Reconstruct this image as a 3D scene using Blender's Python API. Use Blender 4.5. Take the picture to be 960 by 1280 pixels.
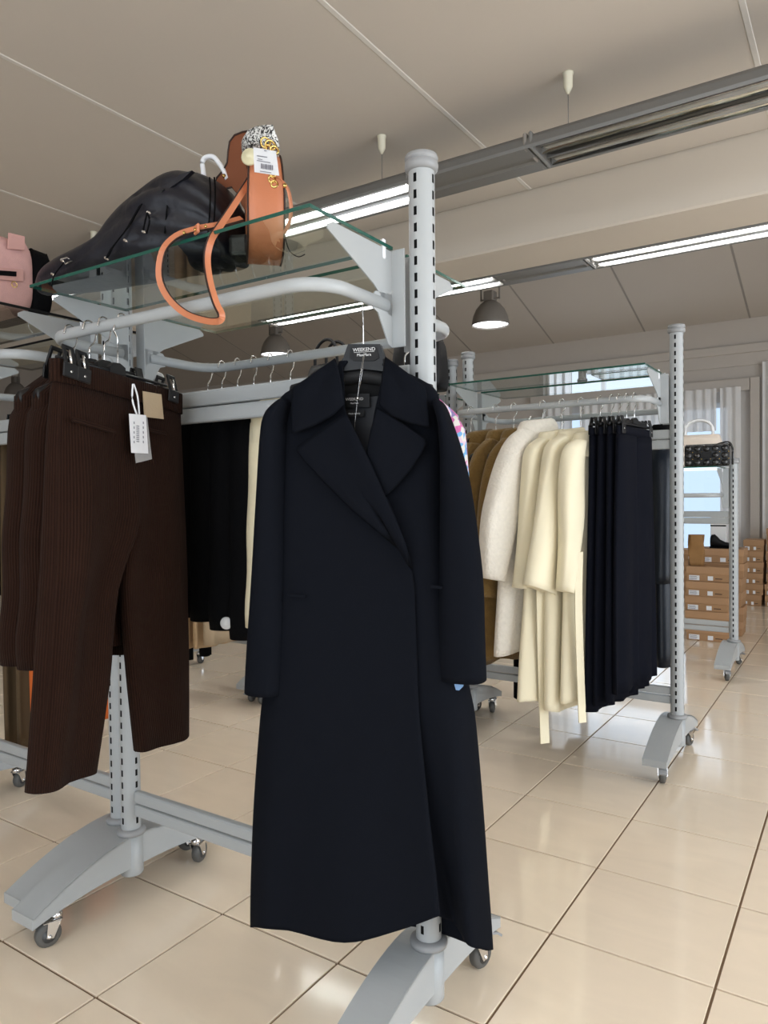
import bpy, bmesh, math, random
from mathutils import Vector, Matrix
random.seed(7)
S = bpy.context.scene
for o in list(bpy.data.objects): bpy.data.objects.remove(o)
COL = S.collection

# ------------------------------------------------------------------ camera
F, PITCH, ROLL, YAW, CH = 910.2, -.0206, -.0108, -.5832, 1.2114
fw = Vector((math.sin(YAW)*math.cos(PITCH), math.cos(YAW)*math.cos(PITCH), math.sin(PITCH)))
r0 = Vector((math.cos(YAW), -math.sin(YAW), 0)); u0 = r0.cross(fw)
CR = r0*math.cos(ROLL) + u0*math.sin(ROLL); CU = -r0*math.sin(ROLL) + u0*math.cos(ROLL)
CP = Vector((0, 0, CH))
cd = bpy.data.cameras.new('camera'); cam = bpy.data.objects.new('camera', cd); COL.objects.link(cam)
cd.sensor_fit = 'VERTICAL'; cd.sensor_height = 36; cd.lens = F/1280*36; cd.clip_start = .05
cam.matrix_world = Matrix(((CR.x, CU.x, -fw.x, 0), (CR.y, CU.y, -fw.y, 0), (CR.z, CU.z, -fw.z, CH), (0, 0, 0, 1)))
S.camera = cam

# ------------------------------------------------------------------ world, large lights, exposure
W = bpy.data.worlds.new('world'); S.world = W; W.use_nodes = True
bg = W.node_tree.nodes['Background']; bg.inputs[0].default_value = (.62, .80, 1, 1); bg.inputs[1].default_value = .8
S.view_settings.view_transform = 'Standard'; S.view_settings.look = 'None'
S.view_settings.gamma = 1; S.view_settings.use_curve_mapping = False
S.view_settings.exposure = 0.55
def area(name, loc, rot, sx, sy, power, col):
    l = bpy.data.lights.new(name, 'AREA'); l.shape = 'RECTANGLE'; l.size = sx; l.size_y = sy
    l.energy = power; l.color = col
    o = bpy.data.objects.new(name, l); COL.objects.link(o); o.location = loc; o.rotation_euler = rot
    return o
# daylight through the shop windows behind the camera and on the right-hand wall
area('window_daylight_front', (0.2, -3.35, 1.45), (math.radians(90), 0, 0), 5.0, 2.1, 78, (.86, .93, 1))
area('window_daylight_right', (3.85, 2.2, 1.45), (0, math.radians(90), 0), 2.1, 5.0, 125, (.88, .94, 1))
area('window_daylight_back', (-2.46, 9.36, 1.3), (math.radians(-90), 0, 0), 2.1, 1.8, 9, (.80, .90, 1))

# ------------------------------------------------------------------ helpers
def tag(o, label=None, cat=None, group=None, kind=None):
    if label: o['label'] = label
    if cat: o['category'] = cat
    if group: o['group'] = group
    if kind: o['kind'] = kind
    return o
def thing(name, label, cat, loc=(0, 0, 0), rz=0, group=None, kind=None):
    o = bpy.data.objects.new(name, None); COL.objects.link(o)
    o.location = loc; o.rotation_euler = (0, 0, rz); o.empty_display_size = .05
    return tag(o, label, cat, group, kind)
def copy_tree(o, parent=None):
    c = o.copy(); COL.objects.link(c); c.parent = parent
    for ch in list(o.children): copy_tree(ch, c)
    return c
class MB:
    def __init__(s): s.v = []; s.f = []; s.m = []; s.sm = []; s.arc = {}
    def add(s, vs, fs, mi=0, smooth=True):
        n = len(s.v); s.v += [tuple(v) for v in vs]
        for f in fs: s.f.append([n+i for i in f]); s.m.append(mi); s.sm.append(smooth)
        return s
    def bm(s, b, mi=0, smooth=False):
        b.verts.index_update()
        s.add([v.co for v in b.verts], [[v.index for v in f.verts] for f in b.faces], mi, smooth); b.free(); return s
    def box(s, c, size, bev=0, mi=0, rot=None, seg=1):
        b = bmesh.new(); bmesh.ops.create_cube(b, size=1)
        bmesh.ops.scale(b, vec=size, verts=b.verts)
        if bev: bmesh.ops.bevel(b, geom=b.edges[:], offset=bev, segments=seg, affect='EDGES', profile=.5)
        if rot: bmesh.ops.rotate(b, cent=(0, 0, 0), matrix=rot.to_3x3(), verts=b.verts)
        bmesh.ops.translate(b, vec=c, verts=b.verts)
        return s.bm(b, mi, False)
    def loft(s, rings, closed=True, cap=(True, True), mi=0, smooth=True):
        n = len(rings[0]); vs = [p for r in rings for p in r]; fs = []
        mid = [Vector(p) for p in rings[len(rings)//2]]; base = len(s.v); acc = 0
        for j in range(n):
            if j: acc += (mid[j]-mid[j-1]).length
            for i in range(len(rings)): s.arc[base+i*n+j] = acc
        for i in range(len(rings)-1):
            for j in range(n if closed else n-1):
                k = (j+1) % n
                fs.append([i*n+j, i*n+k, (i+1)*n+k, (i+1)*n+j])
        if closed and cap[0]: fs.append(list(range(n))[::-1])
        if closed and cap[1]: fs.append([(len(rings)-1)*n+j for j in range(n)])
        return s.add(vs, fs, mi, smooth)
    def lathe(s, prof, c=(0, 0, 0), n=24, mi=0, axis='z', smooth=True, cap=(True, True)):
        rings = []
        for r, h in prof:
            ring = []
            for k in range(n):
                a = 2*math.pi*k/n; x, y = r*math.cos(a), r*math.sin(a)
                p = {'z': (x, y, h), 'x': (h, x, y), 'y': (y, h, x)}[axis]
                ring.append((p[0]+c[0], p[1]+c[1], p[2]+c[2]))
            rings.append(ring)
        return s.loft(rings, True, cap, mi, smooth)
    def tube(s, path, r, n=8, mi=0, flat=None, up=(0, 0, 1), cap=True):
        """sweep an ellipse (r, flat) along path; flat = half size along up"""
        P = [Vector(p) for p in path]; rings = []; up = Vector(up)
        for i, p in enumerate(P):
            t = (P[min(i+1, len(P)-1)]-P[max(i-1, 0)]).normalized()
            a = t.cross(up)
            if a.length < 1e-3: a = t.cross(Vector((1, 0, 0)))
            a.normalize(); b = a.cross(t).normalized()
            rr = r[i] if isinstance(r, (list, tuple)) else r
            fl = rr if flat is None else flat
            rings.append([p+a*rr*math.cos(2*math.pi*k/n)+b*fl*math.sin(2*math.pi*k/n) for k in range(n)])
        return s.loft(rings, True, (cap, cap), mi)
    def ribbon(s, path, wdir, w, th, mi=0):
        P = [Vector(p) for p in path]; rings = []
        for i, p in enumerate(P):
            wd = Vector(wdir[i] if isinstance(wdir, list) else wdir).normalized()
            t = (P[min(i+1, len(P)-1)]-P[max(i-1, 0)]).normalized()
            nn = t.cross(wd).normalized()
            ww = w[i] if isinstance(w, list) else w
            rings.append([p+wd*ww/2+nn*th/2, p-wd*ww/2+nn*th/2, p-wd*ww/2-nn*th/2, p+wd*ww/2-nn*th/2])
        return s.loft(rings, True, (True, True), mi, False)
    def plate(s, outline, th, nrm, mi=0, smooth=False):
        """extrude a 3-D outline by th along nrm"""
        O = [Vector(p) for p in outline]; nv = Vector(nrm)*th; n = len(O)
        vs = O+[p+nv for p in O]
        fs = [list(range(n))[::-1], [n+i for i in range(n)]]+[[i, (i+1) % n, n+(i+1) % n, n+i] for i in range(n)]
        return s.add(vs, fs, mi, smooth)
    def build(s, name, mats, parent=None, loc=None, autos=None):
        me = bpy.data.meshes.new(name); me.from_pydata(s.v, [], s.f)
        for m in (mats if isinstance(mats, (list, tuple)) else [mats]): me.materials.append(m)
        me.polygons.foreach_set('material_index', s.m); me.polygons.foreach_set('use_smooth', s.sm)
        b = bmesh.new(); b.from_mesh(me); bmesh.ops.recalc_face_normals(b, faces=b.faces); b.to_mesh(me); b.free()
        me.update()
        if s.arc and any(getattr(m, 'name', '').startswith('brown_corduroy') for m in me.materials):
            at_ = me.attributes.new('rib', 'FLOAT', 'POINT')
            for i_, a_ in s.arc.items(): at_.data[i_].value = a_
        o = bpy.data.objects.new(name, me); COL.objects.link(o)
        if parent: o.parent = parent
        if loc: o.location = loc
        return o
def rr(t): return random.uniform(-t, t)
def crom(P, sub, closed=False):
    """Catmull-Rom through tuples"""
    n = len(P); out = []
    rng = n if closed else n-1
    for i in range(rng):
        g = lambda k: P[k % n] if closed else P[max(0, min(n-1, k))]
        a, b, c, d = g(i-1), g(i), g(i+1), g(i+2)
        for j in range(sub):
            t = j/sub
            out.append(tuple(.5*((2*b[q])+(-a[q]+c[q])*t+(2*a[q]-5*b[q]+4*c[q]-d[q])*t*t+(-a[q]+3*b[q]-3*c[q]+d[q])*t**3) for q in range(len(b))))
    if not closed: out.append(tuple(P[-1]))
    return out
def lerp_tab(tab, x):
    if x <= tab[0][0]: return tab[0][1]
    for (a, va), (b, vb) in zip(tab, tab[1:]):
        if x <= b: return va+(vb-va)*(x-a)/(b-a)
    return tab[-1][1]
def ray(px, py): return fw+CR*((px-480)/F)-CU*((py-640)/F)
def at(px, py, X=None, Y=None, Z=None):
    d = ray(px, py)
    t = (X/d.x) if X is not None else (Y/d.y) if Y is not None else (Z-CH)/d.z
    return CP+d*t
def proj(p):
    v = Vector(p)-CP; d = v.dot(fw)
    return 480+F*v.dot(CR)/d, 640-F*v.dot(CU)/d, d

# ------------------------------------------------------------------ materials
MATS = {}
def mat(name, col, rough=.5, metal=0, spec=.5, var=.06, vscale=8, bump=0, bscale=200, sheen=0, coat=0, alpha=None, trans=0, emit=0, ecol=None, ior=None):
    m = bpy.data.materials.new(name); m.use_nodes = True; nt = m.node_tree; N = nt.nodes; L = nt.links
    p = N['Principled BSDF']; p.inputs['Roughness'].default_value = rough; p.inputs['Metallic'].default_value = metal
    p.inputs['Specular IOR Level'].default_value = spec
    tc = N.new('ShaderNodeTexCoord')
    no = N.new('ShaderNodeTexNoise'); no.inputs['Scale'].default_value = vscale; no.inputs['Detail'].default_value = 4
    L.new(tc.outputs['Object'], no.inputs['Vector'])
    mx = N.new('ShaderNodeMix'); mx.data_type = 'RGBA'
    mx.inputs[6].default_value = tuple(max(0, c*(1-var)) for c in col)+(1,)
    mx.inputs[7].default_value = tuple(min(1, c*(1+var)) for c in col)+(1,)
    L.new(no.outputs['Fac'], mx.inputs[0]); L.new(mx.outputs[2], p.inputs['Base Color'])
    if bump:
        n2 = N.new('ShaderNodeTexNoise'); n2.inputs['Scale'].default_value = bscale; n2.inputs['Detail'].default_value = 2
        L.new(tc.outputs['Object'], n2.inputs['Vector'])
        b = N.new('ShaderNodeBump'); b.inputs['Strength'].default_value = bump; b.inputs['Distance'].default_value = .004
        L.new(n2.outputs['Fac'], b.inputs['Height']); L.new(b.outputs['Normal'], p.inputs['Normal'])
    if sheen: p.inputs['Sheen Weight'].default_value = sheen; p.inputs['Sheen Roughness'].default_value = .5
    if coat: p.inputs['Coat Weight'].default_value = coat; p.inputs['Coat Roughness'].default_value = .06
    if alpha is not None: p.inputs['Alpha'].default_value = alpha
    if trans: p.inputs['Transmission Weight'].default_value = trans
    if emit: p.inputs['Emission Color'].default_value = (ecol or (1, 1, 1))+(1,); p.inputs['Emission Strength'].default_value = emit
    MATS[name] = m; return m
def corduroy(name, col, axis='X', scale=62):
    m = mat(name, col, .88, spec=.05, var=.18, vscale=14, sheen=.02); nt = m.node_tree; N = nt.nodes; L = nt.links
    p = N['Principled BSDF']; tc = [n for n in N if n.type == 'TEX_COORD'][0]
    ab = N.new('ShaderNodeAttribute'); ab.attribute_name = 'rib'
    ml = N.new('ShaderNodeMath'); ml.operation = 'MULTIPLY'; ml.inputs[1].default_value = 2*math.pi/.0064; L.new(ab.outputs['Fac'], ml.inputs[0])
    sn = N.new('ShaderNodeMath'); sn.operation = 'SINE'; L.new(ml.outputs[0], sn.inputs[0])
    w = N.new('ShaderNodeMath'); w.operation = 'MULTIPLY_ADD'; w.inputs[1].default_value = .5; w.inputs[2].default_value = .5; L.new(sn.outputs[0], w.inputs[0])
    b = N.new('ShaderNodeBump'); b.inputs['Strength'].default_value = .6; b.inputs['Distance'].default_value = .002
    L.new(w.outputs[0], b.inputs['Height']); L.new(b.outputs['Normal'], p.inputs['Normal'])
    mr = N.new('ShaderNodeMapRange'); mr.inputs['To Min'].default_value = .72; mr.inputs['To Max'].default_value = 1.3; L.new(w.outputs[0], mr.inputs[0])
    vm = N.new('ShaderNodeVectorMath'); vm.operation = 'SCALE'; src = p.inputs['Base Color'].links[0].from_socket
    L.new(src, vm.inputs[0]); L.new(mr.outputs[0], vm.inputs['Scale']); L.new(vm.outputs[0], p.inputs['Base Color'])
    return m
def glassmat(name, tint=(.90, .95, .93), amount=1.0):
    m = bpy.data.materials.new(name); m.use_nodes = True; nt = m.node_tree; N = nt.nodes; L = nt.links
    N.remove(N['Principled BSDF']); out = N['Material Output']
    t = N.new('ShaderNodeBsdfTransparent'); t.inputs[0].default_value = tint+(1,)
    g = N.new('ShaderNodeBsdfGlossy'); g.inputs['Roughness'].default_value = .01
    f = N.new('ShaderNodeFresnel'); f.inputs['IOR'].default_value = 1.52
    mul = N.new('ShaderNodeMath'); mul.operation = 'MULTIPLY'; mul.use_clamp = True; mul.inputs[1].default_value = amount
    ge = N.new('ShaderNodeNewGeometry'); inv = N.new('ShaderNodeMath'); inv.operation = 'MULTIPLY_ADD'; inv.inputs[1].default_value = -amount; inv.inputs[2].default_value = amount
    L.new(ge.outputs['Backfacing'], inv.inputs[0]); L.new(inv.outputs[0], mul.inputs[1])
    mx = N.new('ShaderNodeMixShader'); L.new(f.outputs[0], mul.inputs[0]); L.new(mul.outputs[0], mx.inputs[0])
    L.new(t.outputs[0], mx.inputs[1]); L.new(g.outputs[0], mx.inputs[2]); L.new(mx.outputs[0], out.inputs[0])
    MATS[name] = m; return m
def tilemat():
    m = mat('tile_beige', (.90, .765, .60), .13, spec=.5, var=.07, vscale=3, coat=.35); nt = m.node_tree; N = nt.nodes; L = nt.links
    p = N['Principled BSDF']
    oi = N.new('ShaderNodeObjectInfo'); tc = [n for n in N if n.type == 'TEX_COORD'][0]
    ad = N.new('ShaderNodeVectorMath'); ad.operation = 'MULTIPLY_ADD'; ad.inputs[1].default_value = (1, 1, 1)
    cx = N.new('ShaderNodeCombineXYZ'); mm = N.new('ShaderNodeMath'); mm.operation = 'MULTIPLY'; mm.inputs[1].default_value = 40
    L.new(oi.outputs['Random'], mm.inputs[0]); L.new(mm.outputs[0], cx.inputs[0]); L.new(mm.outputs[0], cx.inputs[1])
    L.new(tc.outputs['Object'], ad.inputs[0]); L.new(cx.outputs[0], ad.inputs[2])
    no = [n for n in N if n.type == 'TEX_NOISE'][0]; no.inputs['Distortion'].default_value = 1.4; no.inputs['Detail'].default_value = 7
    mp = N.new('ShaderNodeMapping'); mp.inputs['Scale'].default_value = (1, 2.6, 1); mp.inputs['Rotation'].default_value = (0, 0, .6)
    L.new(ad.outputs[0], mp.inputs['Vector']); L.new(mp.outputs[0], no.inputs['Vector'])
    return m
TILE = tilemat()
M_GROUT = mat('grout_brown', (.23, .155, .10), .9, spec=.1)
M_CEIL = mat('ceiling_panel_white', (.60, .545, .485), .9, spec=.2, var=.02, vscale=2)
M_CSTRIP = mat('ceiling_strip', (.68, .645, .60), .7, spec=.3, var=.02)
M_BEAM = mat('beam_paint', (.64, .575, .495), .9, spec=.15, var=.03, vscale=3)
M_WALL = mat('wall_paint', (.62, .57, .52), .9, spec=.15, var=.02)
M_RACK = mat('rack_silver_paint', (.40, .418, .425), .38, metal=.0, spec=.5, var=.02, bump=.05, bscale=900)
M_RACKP = mat('plastic_grey', (.30, .305, .31), .45, var=.02)
M_DARK = mat('slot_shade_edge_black', (.012, .012, .012), .8, spec=.1)  # black for the painted shade behind the post slots, also a dark glass edge
M_CHROME = mat('chrome', (.75, .75, .76), .16, metal=1, var=.02)
M_WIRE = mat('hook_wire', (.72, .72, .72), .25, metal=1, var=.02)
M_RUBBER = mat('wheel_rubber', (.10, .097, .09), .55, var=.08)
M_HUB = mat('wheel_hub', (.05, .05, .05), .4)
M_ALU = mat('aluminium_housing', (.20, .195, .185), .5, metal=.25, var=.03)
M_REFL = mat('reflector_bright', (.80, .80, .78), .12, metal=1, var=.02)
M_TUBEOFF = mat('tube_unlit', (.50, .50, .47), .1, metal=.6, var=.02)
M_TUBEON = mat('tube_lit', (1, 1, 1), .4, emit=13, ecol=(1, .985, .95))
M_REFLON = mat('reflector_white', (.9, .9, .9), .4, var=.01)
M_CUP = mat('ivory_plastic', (.70, .66, .52), .45, var=.02)
M_SJOINT = mat('slope_joint', (.36, .325, .29), .9)
M_LAMP = mat('lamp_shade_grey', (.26, .235, .21), .5, var=.03)
M_LAMPIN = mat('lamp_lit', (1, 1, 1), .5, emit=2.2, ecol=(.92, .96, 1))
M_GLASS = glassmat('shelf_glass', (.90, .95, .93), 1.35); M_GEDGE = mat('glass_edge_green', (.012, .085, .062), .12, spec=.6, var=.2)
M_PANE = glassmat('window_glass', (.97, .98, 1))
M_NAVY = mat('navy_wool', (.0052, .0062, .0095), .9, spec=.06, var=.10, vscale=30, bump=.35, bscale=1300, sheen=0)
M_LINING = mat('lining_black', (.006, .006, .009), .5, spec=.3)
M_BLACK = mat('black_cloth', (.004, .004, .0046), .85, spec=.06, var=.15, bump=.3, bscale=900, sheen=0)
M_BLKSATIN = mat('black_satin', (.007, .007, .0085), .5, spec=.25, var=.1)
M_NAVYTHIN = mat('navy_crepe', (.0042, .005, .0092), .8, spec=.06, var=.15, bump=.2, bscale=700)
M_LEATHB = mat('blue_black_leather', (.007, .011, .019), .40, spec=.35, var=.2, bump=.25, bscale=160)
M_CORD = corduroy('brown_corduroy', (.019, .0085, .0056), 'X', 72)
M_CREAM = mat('cream_wool', (.90, .82, .61), .85, spec=.15, var=.05, bump=.3, bscale=800, sheen=.1)
M_CREAMS = mat('cream_shirt', (.82, .72, .50), .6, spec=.3, var=.05)
M_SHERPA = mat('white_sherpa', (.83, .78, .69), .95, spec=.1, var=.10, vscale=60, bump=1.0, bscale=95, sheen=.2)
M_TEDDY = mat('camel_teddy', (.19, .116, .038), .95, spec=.1, var=.22, vscale=45, bump=1.0, bscale=120, sheen=.2)
M_TWEED = mat('pastel_tweed', (.60, .45, .55), .95, spec=.1, bump=.8, bscale=200)
def tweed(m):
    nt = m.node_tree; N = nt.nodes; L = nt.links; p = N['Principled BSDF']; tc = [n for n in N if n.type == 'TEX_COORD'][0]
    v = N.new('ShaderNodeTexVoronoi'); v.inputs['Scale'].default_value = 60; L.new(tc.outputs['Object'], v.inputs['Vector'])
    sp = N.new('ShaderNodeSeparateColor'); L.new(v.outputs['Color'], sp.inputs[0])
    r = N.new('ShaderNodeValToRGB'); r.color_ramp.interpolation = 'CONSTANT'; e = r.color_ramp.elements
    e[0].color = (.75, .72, .68, 1); e[1].position = .35; e[1].color = (.65, .18, .42, 1)
    for q, c in ((.55, (.18, .42, .70, 1)), (.75, (.72, .55, .66, 1)), (.9, (.3, .25, .5, 1))): x = e.new(q); x.color = c
    L.new(sp.outputs[0], r.inputs[0]); L.new(r.outputs[0], p.inputs['Base Color'])
tweed(M_TWEED)
M_SCARF = mat('black_white_print', (.7, .7, .7), .6)
def scarf(m):
    nt = m.node_tree; N = nt.nodes; L = nt.links; p = N['Principled BSDF']; tc = [n for n in N if n.type == 'TEX_COORD'][0]
    v = N.new('ShaderNodeTexNoise'); v.inputs['Scale'].default_value = 95; v.inputs['Distortion'].default_value = 2.2; v.inputs['Detail'].default_value = 1; L.new(tc.outputs['Object'], v.inputs['Vector'])
    r = N.new('ShaderNodeValToRGB'); r.color_ramp.interpolation = 'CONSTANT'; e = r.color_ramp.elements
    e[0].color = (.02, .02, .02, 1); e[1].position = .49; e[1].color = (.72, .72, .70, 1)
    L.new(v.outputs['Fac'], r.inputs[0]); L.new(r.outputs[0], p.inputs['Base Color'])
scarf(M_SCARF)
M_GREYFLEECE = mat('grey_fleece', (.32, .32, .34), .95, spec=.1, var=.2, vscale=60, bump=.9, bscale=160)
M_OLIVE = mat('olive_cloth', (.085, .052, .022), .85, var=.1)
M_ORANGE = mat('orange_cloth', (.55, .11, .012), .8, var=.1)
M_TAN = mat('tan_cloth', (.50, .34, .19), .85, var=.1)
M_BLKPL = mat('black_plastic', (.008, .008, .009), .38, spec=.3, var=.05)
M_BLKMAT = mat('charcoal_plastic', (.018, .018, .019), .6, spec=.2, var=.05)
M_WHITE = mat('white_card', (.82, .83, .86), .6, var=.02)
M_PRINT = mat('print_grey', (.22, .22, .26), .7, var=.05)
M_PRINTW = mat('print_white', (.78, .78, .78), .6, var=.02)
M_CLEAR = mat('clear_bag', (.7, .7, .7), .25, alpha=.35, var=.02)
M_PATCH = mat('leather_patch_beige', (.47, .36, .235), .7, var=.06, bump=.2, bscale=300)
M_TERRA = mat('terracotta_leather', (.56, .195, .092), .42, spec=.45, var=.05, bump=.1, bscale=500)
M_TERRAD = mat('terracotta_suede', (.20, .068, .032), .7, spec=.2, var=.08)
M_TEDGE = mat('leather_edge_dark', (.03, .012, .008), .6)
M_GOLD = mat('gold', (.78, .56, .20), .22, metal=1, var=.03)
M_IVORY = mat('alarm_disc_ivory', (.72, .67, .45), .4, var=.03)
M_PUFF = mat('black_nylon', (.009, .009, .014), .42, spec=.35, var=.25, vscale=20, bump=.5, bscale=38)
M_PINK = mat('pink_canvas', (.62, .36, .34), .85, var=.12, vscale=40, bump=.3, bscale=400)
M_PINKP = mat('pink_patch', (.56, .31, .28), .7, var=.05)
M_CARD = mat('cardboard', (.40, .235, .125), .85, spec=.15, var=.07, vscale=10)
M_CARDL = mat('cardboard_lid', (.45, .27, .15), .85, spec=.15, var=.07, vscale=10)
M_KRAFT = mat('kraft_paper', (.30, .155, .052), .8, var=.2, vscale=18, bump=.6, bscale=40)
M_BLKPAT = mat('black_quilted_patent', (.012, .012, .013), .18, spec=.6, var=.1)
M_CREAMBAG = mat('cream_leather', (.72, .62, .53), .55, var=.06)
M_CURT = mat('sheer_curtain', (.92, .91, .90), .9, spec=.1, alpha=.88, var=.05)
M_FRAME = mat('window_frame_white', (.66, .66, .66), .5, var=.02)
M_BLUE = mat('pale_blue_tab', (.16, .30, .52), .4, var=.03)

# ------------------------------------------------------------------ the setting
T = .42; TX, TY = -.7223, 1.9082
RX0, RX1, RY0, RY1 = -12.5, 4.0, -3.5, 9.5
fl = MB(); fl.box(((RX0+RX1)/2, (RY0+RY1)/2, -.055), (RX1-RX0, RY1-RY0, .1))
floor = tag(fl.build('floor', M_GROUT), 'polished beige square floor tiles with brown grout', kind='structure')
tb = MB(); g = .0065; tb.box((0, 0, -.005), (T-g, T-g, .01), .0012)
tile0 = tb.build('tile', TILE, floor); tile0.location = (TX+T/2, TY+T/2, 0)
cand = []
i0, i1 = int((RX0-TX)/T), int((RX1-TX)/T)-1; j0, j1 = int((RY0-TY)/T), int((RY1-TY)/T)-1
for i in range(i0, i1+1):
    for j in range(j0, j1+1):
        c = Vector((TX+T*i+T/2, TY+T*j+T/2, 0)); d = (c-CP).dot(fw); vis = False
        if d > .4:
            vis = any(-30 < proj((c.x+a, c.y+b, 0))[0] < 990 and proj((c.x+a, c.y+b, 0))[1] < 1330 for a in (-.2, .2) for b in (-.2, .2) if (Vector((c.x+a, c.y+b, 0))-CP).dot(fw) > .2)
        cand.append((0 if vis else 1, (c-CP).length, i, j, c))
cand.sort(key=lambda q: q[:4])
rest = MB(); n = 0
for vflag, dist, i, j, c in cand:
    if n < 300 and not vflag:
        if i == 0 and j == 0: n += 1; continue
        o = tile0.copy(); COL.objects.link(o); o.parent = floor; o.location = c; n += 1
    elif i == 0 and j == 0: pass
    else: rest.box((c.x, c.y, -.005), (T-g, T-g, .01))
tag(rest.build('distant_tiles', TILE, floor), kind='stuff')

# near flat ceiling: panels 1.19 m wide with cover strips, running away from the camera
CZ = 2.9; BY = 3.85
ceil = MB(); ceil.box(((RX0+RX1)/2, (RY0+BY)/2, CZ+.08), (RX1-RX0, BY-RY0, .1))
ceiling = tag(ceil.build('ceiling', M_CEIL), 'warm grey panelled ceiling', kind='structure')
xs = [-1.545+1.19*k for k in range(-6, 5)]
pan = None; strip = None
for k, x in enumerate(xs):
    if pan is None:
        b = MB(); b.box((0, 0, 0), (1.172, BY-RY0-.02, .03), .004); pan = b.build('ceiling_panel', M_CEIL, ceiling); o = pan
        b = MB(); b.box((0, 0, 0), (.024, BY-RY0-.02, .012), .003); strip = b.build('joint_strip', M_CSTRIP, ceiling); s_ = strip
    else:
        o = pan.copy(); COL.objects.link(o); s_ = strip.copy(); COL.objects.link(s_)
    o.location = (x+.595, (RY0+BY)/2, CZ+.015); s_.location = (x, (RY0+BY)/2, CZ+.004)
# drop beam
b = MB(); b.box(((RX0+RX1)/2, BY+.21, 3.75), (RX1-RX0, .42, 2.28), .01)
tag(b.build('trim_1', M_BEAM), 'deep plastered drop beam across the ceiling', kind='structure')
# sloping ceiling behind the beam
WZ = 3.24; SL = .30
def slope_z(y): return WZ+SL*(RY1-y)
b = MB(); y0 = BY+.3
b.plate([(RX0, y0, slope_z(y0)+.05), (RX1, y0, slope_z(y0)+.05), (RX1, RY1+.2, slope_z(RY1+.2)+.05), (RX0, RY1+.2, slope_z(RY1+.2)+.05)], .1, (0, 0, 1))
slope = tag(b.build('ceiling_slope', M_CEIL), 'sloping panelled ceiling beyond the beam', kind='structure')
ang = math.atan(SL); ln = (RY1-y0)/math.cos(ang); pan = None
for k in range(-6, 6):
    x = -2.31+1.19*k
    if pan is None:
        b = MB(); b.box((0, 0, 0), (1.172, ln, .03), .004); pan = b.build('ceiling_panel', M_CEIL, slope); o = pan
        b = MB(); b.box((0, 0, 0), (.022, ln, .012), .003); strip = b.build('joint_strip', M_SJOINT, slope); s_ = strip
    else:
        o = pan.copy(); COL.objects.link(o); s_ = strip.copy(); COL.objects.link(s_)
    ym = (y0+RY1)/2
    for q, dx, dz in ((o, .595, .028), (s_, 0, .018)):
        q.location = (x+dx, ym, slope_z(ym)+dz); q.rotation_euler = (-ang, 0, 0)
# walls
def wall(name, lab, boxes):
    b = MB()
    for c, s in boxes:
        lo = -.1 if c[2]-s[2]/2 < .01 else c[2]-s[2]/2; hi = c[2]+s[2]/2
        b.box((c[0], c[1], (lo+hi)/2), (s[0], s[1], hi-lo))
    return tag(b.build(name, M_WALL), lab, kind='structure')
H = 5.2
wall('wall_left', 'plain wall on the far left', [((RX0-.1, (RY0+RY1)/2, H/2), (.2, RY1-RY0, H))])
# right wall and front wall with shop windows (behind the camera)
wall('wall_right', 'wall with shop windows on the right', [((RX1+.1, (RY0-.3)/2, H/2), (.2, -.3-RY0, H)), ((RX1+.1, (4.7+RY1)/2, H/2), (.2, RY1-4.7, H)), ((RX1+.1, 2.2, .2), (.2, 5, .4)), ((RX1+.1, 2.2, (2.5+H)/2), (.2, 5, H-2.5))])
wall('wall_front', 'wall with shop windows behind the viewer', [(((RX0-2.3)/2, RY0-.1, H/2), (-2.3-RX0, .2, H)), (((2.7+RX1)/2, RY0-.1, H/2), (RX1-2.7, .2, H)), ((.2, RY0-.1, .2), (5, .2, .4)), ((.2, RY0-.1, (2.5+H)/2), (5, .2, H-2.5))])
WX0, WX1, WZ0, WZ1 = -3.62, -1.30, .27, 2.30
wall('wall_back', 'grey painted end wall with a window', [(((RX0+WX0)/2, RY1+.1, H/2), (WX0-RX0, .2, H)), (((WX1+RX1)/2, RY1+.1, H/2), (RX1-WX1, .2, H)), (((WX0+WX1)/2, RY1+.1, WZ0/2), (WX1-WX0, .2, WZ0)), (((WX0+WX1)/2, RY1+.1, (WZ1+H)/2), (WX1-WX0, .2, H-WZ1))])
# window 1: frame, mullions, pane
win = thing('window_1', 'large bright window in the end wall', None, ((WX0+WX1)/2, RY1, WZ0), kind='structure')
def wpart(name, c, s, m): b = MB(); b.box(c, s, .004); return b.build(name, m, win)
ww, wh = WX1-WX0, WZ1-WZ0
for x in (-ww/2+.03, ww/2-.03): wpart('window_frame', (x, .06, wh/2), (.06, .08, wh), M_FRAME)
for z in (.03, wh-.03): wpart('window_frame', (0, .06, z), (ww-.124, .08, .06), M_FRAME)
for x in (-ww/6, ww/6): wpart('mullion', (x, .06, wh/2), (.05, .07, wh-.1), M_FRAME)
for k in range(3): wpart('pane', (-ww/3+k*ww/3, .07, wh/2), (ww/3-.05, .008, wh-.1), M_PANE)
# shop windows behind the viewer: frames only seen in reflections
for nm, lab, loc, rz in (('window_2', 'wide shop window behind the viewer', (.2, RY0, .4), 0), ('window_3', 'wide shop window in the right wall', (RX1, 2.2, .4), math.pi/2)):
    w2 = thing(nm, lab, None, loc, rz, kind='structure')
    for x in (-2.45, -.85, .85, 2.45):
        b = MB(); b.box((x, 0, 1.05), (.07, .1, 2.1), .005); b.build('window_frame', M_FRAME, w2)
    for z in (.03, 2.07):
        b = MB(); b.box((0, 0, z), (5, .1, .06), .005); b.build('window_frame', M_FRAME, w2)
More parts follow.
